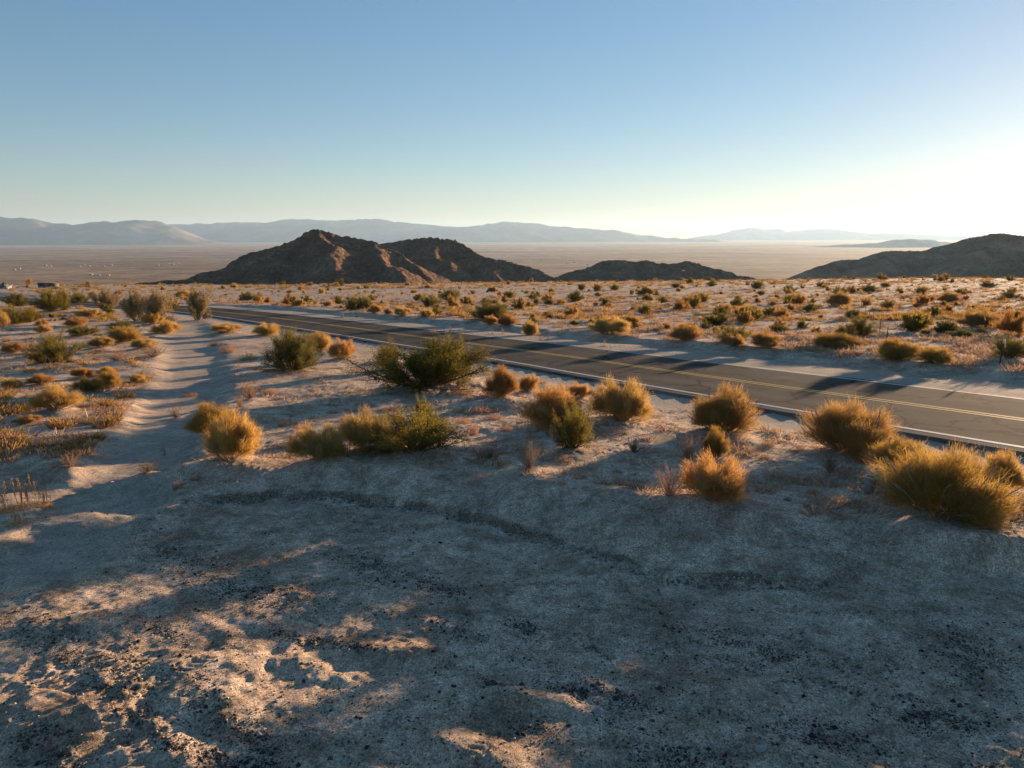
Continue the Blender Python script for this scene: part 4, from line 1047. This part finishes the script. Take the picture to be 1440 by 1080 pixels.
def relief(name, ridges, k, step, pad, zmin, mat, nz, seed, gully=.35, gs=60.0, rock=1.5, rs=6.0):
    """a hill as the upper surface over several ridge lines, cut by gullies and roughened with rock"""
    R_ = [np.array([p3(*p) for p in r]) for r in ridges]
    A = np.concatenate(R_)
    x0, x1 = A[:, 0].min() - pad, A[:, 0].max() + pad; y0, y1 = A[:, 1].min() - pad, A[:, 1].max() + pad
    X, Y = np.meshgrid(np.arange(x0, x1, step), np.arange(y0, y1, step))
    wx = X + gs * .22 * fbm(X / gs, Y / gs, 3, seed); wy = Y + gs * .22 * fbm(X / gs, Y / gs, 3, seed + 40)
    Z = np.full(X.shape, -1e9)
    for r in R_:
        for a, b in zip(r[:-1], r[1:]):
            d = b[:2] - a[:2]; L2 = (d ** 2).sum()
            t = np.clip(((wx - a[0]) * d[0] + (wy - a[1]) * d[1]) / max(L2, 1e-6), 0, 1)
            dist = np.hypot(wx - a[0] - t * d[0], wy - a[1] - t * d[1])
            zz = a[2] + (b[2] - a[2]) * t
            hgt = np.maximum(zz - zmin, 1)
            u = dist * k / hgt
            Z = np.maximum(Z, zmin + hgt * np.where(u < 1, (1 - u) ** 1.15 if nz else 1 - u, -(u - 1) * .5))
    hrel = np.clip((Z - zmin) / max((A[:, 2].max() - zmin), 1), 0, 1)
    Z = Z - gully * gs * .22 * (1 - ridged(X / gs, Y / gs, 3, seed + 5) * .5) * np.sqrt(hrel) * (1 - .75 * hrel)
    Z = Z + .36 * rock * (np.abs(fbm(X / rs, Y / rs, 4, seed + 9, .6)) * 1.5 - .3) * sstep(0, .15, hrel) * (.5 + hrel)
    ny_, nx_ = X.shape
    j = (np.arange(ny_ - 1)[:, None] * nx_ + np.arange(nx_ - 1)[None]).ravel()
    Q = np.stack([j, j + 1, j + nx_ + 1, j + nx_], 1)
    zz = Z.ravel()[Q].max(1); Q = Q[zz > zmin - 8 * step * 0 - .04 * (A[:, 2].max() - zmin) - 3]
    return tag(obj(name, mesh_np(name, np.stack([X, Y, Z], -1).reshape(-1, 3), Q, mat, True)), kind='structure')

relief('rocky_hill', [[(190, 396, 550), (215, 393, 560), (262, 389, 580), (297, 379, 600), (330, 369, 615), (340, 361, 620), (372, 350, 630), (402, 337, 640), (424, 329, 645), (447, 321, 650), (470, 325, 655), (492, 332, 655), (506, 333, 655), (522, 339, 650), (552, 353, 640), (576, 367, 625), (600, 386, 610)],
                      [(455, 322, 650), (462, 338, 615), (470, 356, 585), (478, 375, 560), (486, 393, 535)], [(520, 339, 650), (540, 360, 605), (560, 378, 570), (580, 394, 545)], [(400, 337, 640), (390, 362, 600), (380, 386, 560)]],
       .50, 1.6, 75, -44, M['hill'], True, 11, .5, 42, 2.6, 8)
relief('rocky_hill', [[(500, 352, 800), (530, 341, 800), (552, 338, 800), (572, 335, 800), (592, 334, 800), (612, 333, 800), (627, 336, 795), (643, 342, 785), (668, 351, 770), (684, 358, 760), (702, 361, 755), (722, 363, 750), (742, 371, 735), (765, 381, 720), (790, 392, 700)],
                      [(600, 334, 800), (612, 352, 740), (625, 374, 690), (635, 392, 660)], [(700, 361, 755), (700, 378, 700), (702, 393, 660)]],
       .50, 2.0, 80, -50, M['hill'], True, 23, .5, 48, 2.6, 8)
relief('rocky_hill', [[(775, 392, 760), (802, 381, 780), (832, 371, 800), (852, 366, 810), (872, 365, 810), (890, 367, 810), (905, 365, 810), (922, 366, 810), (942, 370, 800), (962, 367, 810), (986, 369, 800), (1012, 376, 790), (1034, 383, 775), (1060, 391, 760)],
                      [(870, 365, 810), (872, 380, 750), (876, 394, 700)], [(962, 367, 810), (955, 382, 750), (950, 395, 700)]],
       .42, 2.2, 80, -50, M['hill'], True, 37, .5, 45, 2.2, 8)
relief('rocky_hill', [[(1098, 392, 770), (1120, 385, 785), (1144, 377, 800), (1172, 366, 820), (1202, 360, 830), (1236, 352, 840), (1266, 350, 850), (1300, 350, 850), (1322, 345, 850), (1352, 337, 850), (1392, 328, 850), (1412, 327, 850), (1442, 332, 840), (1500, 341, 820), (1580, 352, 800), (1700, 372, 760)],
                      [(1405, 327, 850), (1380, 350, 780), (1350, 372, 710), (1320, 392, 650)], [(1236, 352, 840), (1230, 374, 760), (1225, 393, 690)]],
       .40, 2.4, 90, -48, M['hill_glare'], True, 51, .45, 60, .8, 10)
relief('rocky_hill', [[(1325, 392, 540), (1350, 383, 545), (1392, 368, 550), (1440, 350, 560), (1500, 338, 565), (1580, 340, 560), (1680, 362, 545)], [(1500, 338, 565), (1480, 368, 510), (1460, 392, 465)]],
       .45, 1.8, 60, -34, M['hill_glare'], True, 63, .45, 50, .8, 8)

def rng_(pts, D, dd=0): return [(px, py, D + dd * i) for i, (px, py) in enumerate(pts)]
relief('mountains', [rng_([(-420, 316), (-300, 308), (-200, 312), (-120, 304), (-60, 306), (0, 302), (35, 306), (58, 312), (80, 313), (100, 311), (133, 308), (147, 311), (167, 309), (195, 308), (214, 314), (234, 322), (275, 331), (325, 341)], 15500)],
       .30, 95, 2500, VZ - 5, M['mount'], True, 71, .30, 1500, 45, 900)
relief('mountains', [rng_([(-500, 318), (-200, 318), (100, 318), (215, 315), (265, 312), (300, 313), (330, 312), (362, 311), (385, 311), (400, 308), (425, 307), (480, 309), (510, 306), (546, 308), (590, 312), (650, 318), (660, 316), (680, 314), (707, 310), (740, 312), (790, 318), (840, 321), (900, 328), (960, 332), (1020, 338)], 22000)],
       .30, 130, 3200, VZ - 5, M['mount'], True, 81, .28, 1800, 45, 1200)
relief('mountains', [rng_([(900, 337), (960, 333), (995, 329), (1030, 321), (1048, 318), (1066, 321), (1090, 321), (1110, 324), (1130, 323), (1150, 321), (1176, 321), (1200, 324), (1240, 326), (1270, 327), (1300, 329), (1340, 330), (1400, 331), (1500, 329), (1700, 326), (1900, 330)], 32000)],
       .30, 190, 4200, VZ - 5, M['mount'], True, 91, .25, 2200, 45, 1500)
relief('mountains', [rng_([(1120, 347), (1150, 344), (1195, 342), (1247, 337), (1280, 335), (1312, 336), (1340, 340), (1400, 342), (1500, 340), (1700, 344)], 11500)],
       .26, 80, 1500, VZ - 5, M['mount'], True, 97, .25, 900, 20, 600)

# ------------------------------------------------------------------ built things
def boxmesh(name, boxes, mat):
    V = []; Q = []; o = 0
    for (x0, x1, y0, y1, z0, z1) in boxes:
        V += [(x0, y0, z0), (x1, y0, z0), (x1, y1, z0), (x0, y1, z0), (x0, y0, z1), (x1, y0, z1), (x1, y1, z1), (x0, y1, z1)]
        Q += [[o + k for k in f] for f in ((0, 3, 2, 1), (4, 5, 6, 7), (0, 1, 5, 4), (1, 2, 6, 5), (2, 3, 7, 6), (3, 0, 4, 7))]; o += 8
    return mesh_np(name, V, Q, mat)
def gable(name, w, d, z0, rise, mat, over=.4, t=.18):
    hw, hd = w / 2 + over, d / 2 + over; V = []; Q = []
    for s in (-1, 1):
        o = len(V)
        V += [(-hw, s * hd, z0), (hw, s * hd, z0), (hw, 0, z0 + rise), (-hw, 0, z0 + rise)]
        V += [(-hw, s * hd, z0 + t), (hw, s * hd, z0 + t), (hw, 0, z0 + rise + t), (-hw, 0, z0 + rise + t)]
        Q += [[o + k for k in f] for f in ((0, 3, 2, 1), (4, 5, 6, 7), (0, 1, 5, 4), (1, 2, 6, 5), (2, 3, 7, 6), (3, 0, 4, 7))]
    return mesh_np(name, V, Q, mat)
def house(name, loc, w, d, h, rise, wall, roof, label, cat, group, rz=0.0):
    r = empty(name, loc, rz); tag(r, label, cat, group)
    obj('wall', boxmesh('wall', [(-w / 2, w / 2, -d / 2, d / 2, -1.0, h)], wall), r)
    obj('roof', gable('roof', w, d, h + .003, rise, roof), r)
    obj('door', boxmesh('door', [(-.5, .5, -d / 2 - .05, -d / 2 - .004, 0, 2.05)], M['timber']), r)
    for s in (-1, 1): obj('window', boxmesh('window', [(s * w * .3 - .7, s * w * .3 + .7, -d / 2 - .05, -d / 2 - .004, 1.0, 2.1)], M['glass']), r)
    return r
q = gt(69, 404.5); house('shed', q, 6.6, 4.0, 1.7, .3, M['dark_wall'], M['dark_wall'], 'low dark blue grey shed at the rim, above the bushy olive creosote', 'shed', 'buildings', .1)
q = gt(5, 406); house('shed', q, 4.2, 3.6, 1.2, .3, M['can'], M['can'], 'small grey shed at the left frame edge on the rim', 'shed', 'buildings', -.1)
hs = [(64, 373.5, 'leftmost white speck in the upper row of valley houses'), (71, 375, 'white speck just right of the leftmost valley house'), (112, 375, 'pale house left of a short upper row'), (118, 373, 'pale house topmost in the middle of its row'), (125, 374.5, 'pale house right of a short upper row'),
      (146, 375, 'white house, left of a pair left of the big hill'), (156, 373.5, 'long white house, right of a pair left of the big hill'), (128, 387, 'small house, left one of the lower white trio'), (139, 388.5, 'broad white house in the middle of the lower trio'), (152, 388, 'small white house at the right of the lower trio'),
      (222, 373.5, 'lone white house between the trio and the hill foot'), (237, 371.5, 'left house of a faint upper cluster by the hill'), (243, 372.5, 'middle house of a faint upper cluster by the hill'), (251, 371.5, 'right house of a faint upper cluster by the hill'), (20, 380, 'pale house low at the far left of the valley'), (27, 378.5, 'brownish house beside the pale one at far left'),
      (743, 361.5, 'brightest white building in valley between second and low hills'), (737, 361, 'small house left of the brightest valley building'), (716, 362.5, 'faint house above the slope of the second hill'), (790, 361, 'faint left house above the low middle hill'), (797, 370, 'lower faint house above the low middle hill'), (808, 369, 'right lower faint house above the low middle hill'), (826, 372, 'faint house at the crest of the low middle hill'), (760, 365, 'faint house midway in the valley gap of the central hills')]
random.seed(3)
for px, py, lab in hs:
    d = ray(px, py); t = (VZ - CAMH) / d[2]; x, y = d[0] * t, d[1] * t
    z = float(terrain(np.array([x]), np.array([y]), False)[0])
    big = 1.7 if ('broad' in lab or 'long' in lab or 'brightest' in lab) else 1.0
    w = y * .0022 * big * random.uniform(.8, 1.2)
    house('house', (x, y, z), max(w, 12), max(10, w * .6), 4.0, 1.8, M['house_wall'], M['house_roof'], lab, 'house', 'houses in the valley', random.uniform(-.3, .3))

def post(px, pyb, pyt, lean, label, cap=False):
    q = gt(px, pyb); Z = q[1] * CP + (CAMH - q[2]) * SP; h = (pyb - pyt) * Z / F
    r = empty('fence_post', (q[0], q[1], q[2])); tag(r, label, 'fence post', 'fence posts beyond the road')
    r.rotation_euler = (0, lean, random.uniform(-.3, .3))
    w = .024
    obj('shaft', boxmesh('shaft', [(-w, w, -.006, .006, -.3, h), (-.006, .006, .0075, w * 1.6, -.3, h)] + [(-w * .4, w * .4, -.018, -.0075, z, z + .02) for z in np.arange(.15, h - .1, .12)], M['steel']), r)
    if cap: obj('white_cap', boxmesh('white_cap', [(-w - .008, w + .008, -.022, w * 1.6 + .008, h - .16, h + .01)], M['white_cap']), r)
post(1246, 480, 459, .06, 'nearest dark steel post of the row, upright beyond the road')
post(1237, 467, 447, .02, 'second dark post of the row, behind the nearest one')
post(1228, 452.5, 438, 0, 'third dark post of the row up the flat')
post(1222, 448, 434, .03, 'fourth dark post of the row up the flat')
post(1217, 440.5, 431, 0, 'fifth dark post of the row, short and thin')
post(1211, 431, 423, 0, 'sixth dark post, near the far end of the row')
post(1204, 426, 418.5, 0, 'farthest dark post of the row')
post(1261, 480, 473, .05, 'short broken stub post right of the nearest post')
post(1271, 479, 466, -1.0, 'fallen post leaning far over beside the stub')
post(1406, 512, 478, .08, 'white capped post alone at the right, before a creosote', True)

def lathe(name, prof, mat, n=20):
    V = []; Q = []
    for i, (r, z) in enumerate(prof):
        for k in range(n): V.append((r * math.cos(6.2832 * k / n), r * math.sin(6.2832 * k / n), z))
    for i in range(len(prof) - 1):
        for k in range(n): Q.append([i * n + k, i * n + (k + 1) % n, (i + 1) * n + (k + 1) % n, (i + 1) * n + k])
    return mesh_np(name, V, Q, mat, True)
q = gt(1221, 693)
r = empty('bucket', q); tag(r, 'grey metal bucket with pale rim and handle at left of the biggest bush', 'bucket'); r.rotation_euler = (.08, .06, .4)
obj('body', lathe('body', [(0, .0), (.085, .0), (.09, .01), (.118, .34), (.112, .34), (.085, .02), (0, .018)], M['can']), r)
obj('rim', lathe('rim', [(.118, .341), (.128, .345), (.128, .352), (.118, .356), (.110, .352), (.112, .342)], M['white_cap']), r)
hp = [np.array([.125 * math.cos(a), .02, .35 + .11 * math.sin(a)]) for a in np.linspace(0, math.pi, 12)]
V, Q, T = tubes([hp], [(.006, .006)], 6); obj('handle', mesh_np('handle', V, Q, M['white_cap'], True), r)

def stick(px, py, length, ang, label):
    q = gt(px, py); d = np.array([math.cos(ang), math.sin(ang), .05]); paths = [arc([0, 0, .02], d, length, .0, 7, .12)]
    rad = [(.028, .008)]
    for k in (2, 3, 4):
        dd = d + np.array([random.uniform(-.8, .8), random.uniform(-.8, .8), .3]); paths.append(arc(paths[0][k], dd, length * .3, .02, 4, .1)); rad.append((.012, .004))
    V, Q, T = tubes(paths, rad, 6)
    tag(obj('dead_branch', mesh_np('dead_branch', V, Q, M['pale_stem'], True), None, q), label, 'branch')
stick(258, 553, 1.1, -.5, 'bleached bare branch lying in the shaded wheel track')
stick(1240, 672, .8, -.2, 'pale bent branch poking from the bush beside the bucket')

def rock(px, py, w, label, flat=.6):
    q = gt(px, py); Z = q[1] * CP + (CAMH - q[2]) * SP; W = w * Z / F
    me = bpy.data.meshes.new('rock'); import bmesh
    bm = bmesh.new(); bmesh.ops.create_icosphere(bm, subdivisions=3, radius=.5)
    sd = random.uniform(0, 99)
    for v in bm.verts:
        n = .5 * perlin(np.array([v.co.x * 2.1 + sd]), np.array([v.co.y * 2.1 + v.co.z * 1.7]), 3)[0] + .22 * perlin(np.array([v.co.x * 5 + sd]), np.array([v.co.y * 5 + v.co.z * 4.4]), 4)[0]
        v.co *= 1 + n; v.co.z *= flat
        for a, b_ in (((.6, .2, .77), .36), ((-.5, .6, .6), .40), ((.1, -.8, .6), .37)):    # broken faces
            dd = v.co.dot(Vector(a)) - b_
            if dd > 0: v.co -= Vector(a) * dd * .85
    bm.to_mesh(me); bm.free(); me.materials.append(M['stone'])
    o = obj('rock', me, None, (q[0], q[1], q[2] + .12 * W)); o.scale = (W, W * .8, W); o.rotation_euler = (random.uniform(-.2, .2), random.uniform(-.2, .2), random.uniform(0, 6))
    tag(o, label, 'rock', 'pale stones on the pull-out and berm')
for a in [(703, 694, 9, 'pale stone alone on the shaded berm slope'), (1124, 768, 12, 'largest pale upright stone on the slope below the biggest bush'), (1147, 788, 10, 'pale round stone below the largest upright stone'), (1210, 790, 10, 'left stone of a touching pair on the right slope'), (1220, 789, 9, 'right stone of a touching pair on the right slope'),
          (829, 792, 6, 'small white stone on dark gravel at the foot of the berm'), (892, 798, 8, 'small grey stone at left end of the dark rut'), (1072, 1053, 15, 'bluish pale stone at the bottom right of the pull-out'), (841, 1002, 15, 'grey stone on combed sand at bottom centre'), (763, 614, 15, 'pointed pale stone under the flat orange bush'),
          (663, 665, 6, 'tiny white stone on the lit berm crest below the wide olive bush'), (155, 680, 8, 'white chip in the mouth of the wheel track'), (981, 594, 6, 'white chip left of the brown dome bush'), (1122, 799, 9, 'dark rimmed stone on the edge of the rut')]:
    rock(*a)

# ------------------------------------------------------------------ air
hz = NB('valley_air')
pv = hz.add('ShaderNodeVolumePrincipled'); pv.inputs['Color'].default_value = (.50, .73, 1.0, 1); pv.inputs['Density'].default_value = HAZE = 3.3e-5
pv.inputs['Anisotropy'].default_value = .28
hz.link(pv.outputs[0], hz.out.inputs['Volume'])
hb = 42500
tag(obj('haze', boxmesh('haze', [(-hb, hb, -400, hb, -235, 690)], hz.m)), 'thin warm haze filling the valley', 'haze', kind='stuff')

# ------------------------------------------------------------------ light, sky, camera
w = bpy.data.worlds.new("World"); scene.world = w; w.use_nodes = True
nt = w.node_tree; bg = nt.nodes['Background']
sky = nt.nodes.new('ShaderNodeTexSky'); sky.sky_type = 'NISHITA'; sky.sun_disc = False
sky.sun_elevation = SUN_EL; sky.sun_rotation = SUN_AZ; sky.air_density = 1.0; sky.dust_density = 0.3; sky.ozone_density = 3.2; sky.altitude = 900
ga = nt.nodes.new('ShaderNodeGamma'); ga.inputs[1].default_value = .68          # a softer roll-off round the sun
hs = nt.nodes.new('ShaderNodeHueSaturation'); hs.inputs['Saturation'].default_value = 1.20
tn = nt.nodes.new('ShaderNodeMix'); tn.data_type = 'RGBA'; tn.blend_type = 'MULTIPLY'; tn.inputs[0].default_value = 1; tn.inputs[7].default_value = (1.06, .95, .93, 1)
nt.links.new(sky.outputs[0], ga.inputs[0]); nt.links.new(ga.outputs[0], hs.inputs['Color']); nt.links.new(hs.outputs[0], tn.inputs[6]); nt.links.new(tn.outputs[2], bg.inputs[0])
bg.inputs[1].default_value = .083
sl = bpy.data.lights.new('sun', 'SUN'); sl.energy = 4.3; sl.angle = math.radians(.9); sl.color = (1.0, .69, .42)
so = bpy.data.objects.new('sun', sl); COL.objects.link(so)
sdir = Vector((math.sin(SUN_AZ) * math.cos(SUN_EL), math.cos(SUN_AZ) * math.cos(SUN_EL), math.sin(SUN_EL)))
so.rotation_euler = (-sdir).to_track_quat('-Z', 'Y').to_euler()

cam = bpy.data.cameras.new('camera'); co = bpy.data.objects.new('camera', cam); COL.objects.link(co)
cam.sensor_fit = 'HORIZONTAL'; cam.sensor_width = 36; cam.lens = 36 * F / 1440; cam.clip_start = .1; cam.clip_end = 120000
co.location = (0, 0, CAMH); co.rotation_euler = (math.pi / 2 - PITCH, 0, 0)
scene.camera = co

scene.view_settings.view_transform = 'Standard'; scene.view_settings.look = 'None'
scene.view_settings.exposure = 1.84; scene.view_settings.gamma = 1
cy = scene.cycles
cy.max_bounces = 6; cy.diffuse_bounces = 3; cy.glossy_bounces = 1; cy.transmission_bounces = 4; cy.volume_bounces = 1; cy.transparent_max_bounces = 4
cy.use_denoising = True; cy.adaptive_threshold = .006
try: cy.denoiser = 'OPENIMAGEDENOISE'
except Exception: pass
cy.sample_clamp_indirect = 6

for o_ in scene.objects:
    if o_.get('label') and len(o_['label'].split()) > 16: print('LONG', o_.name, o_['label'])
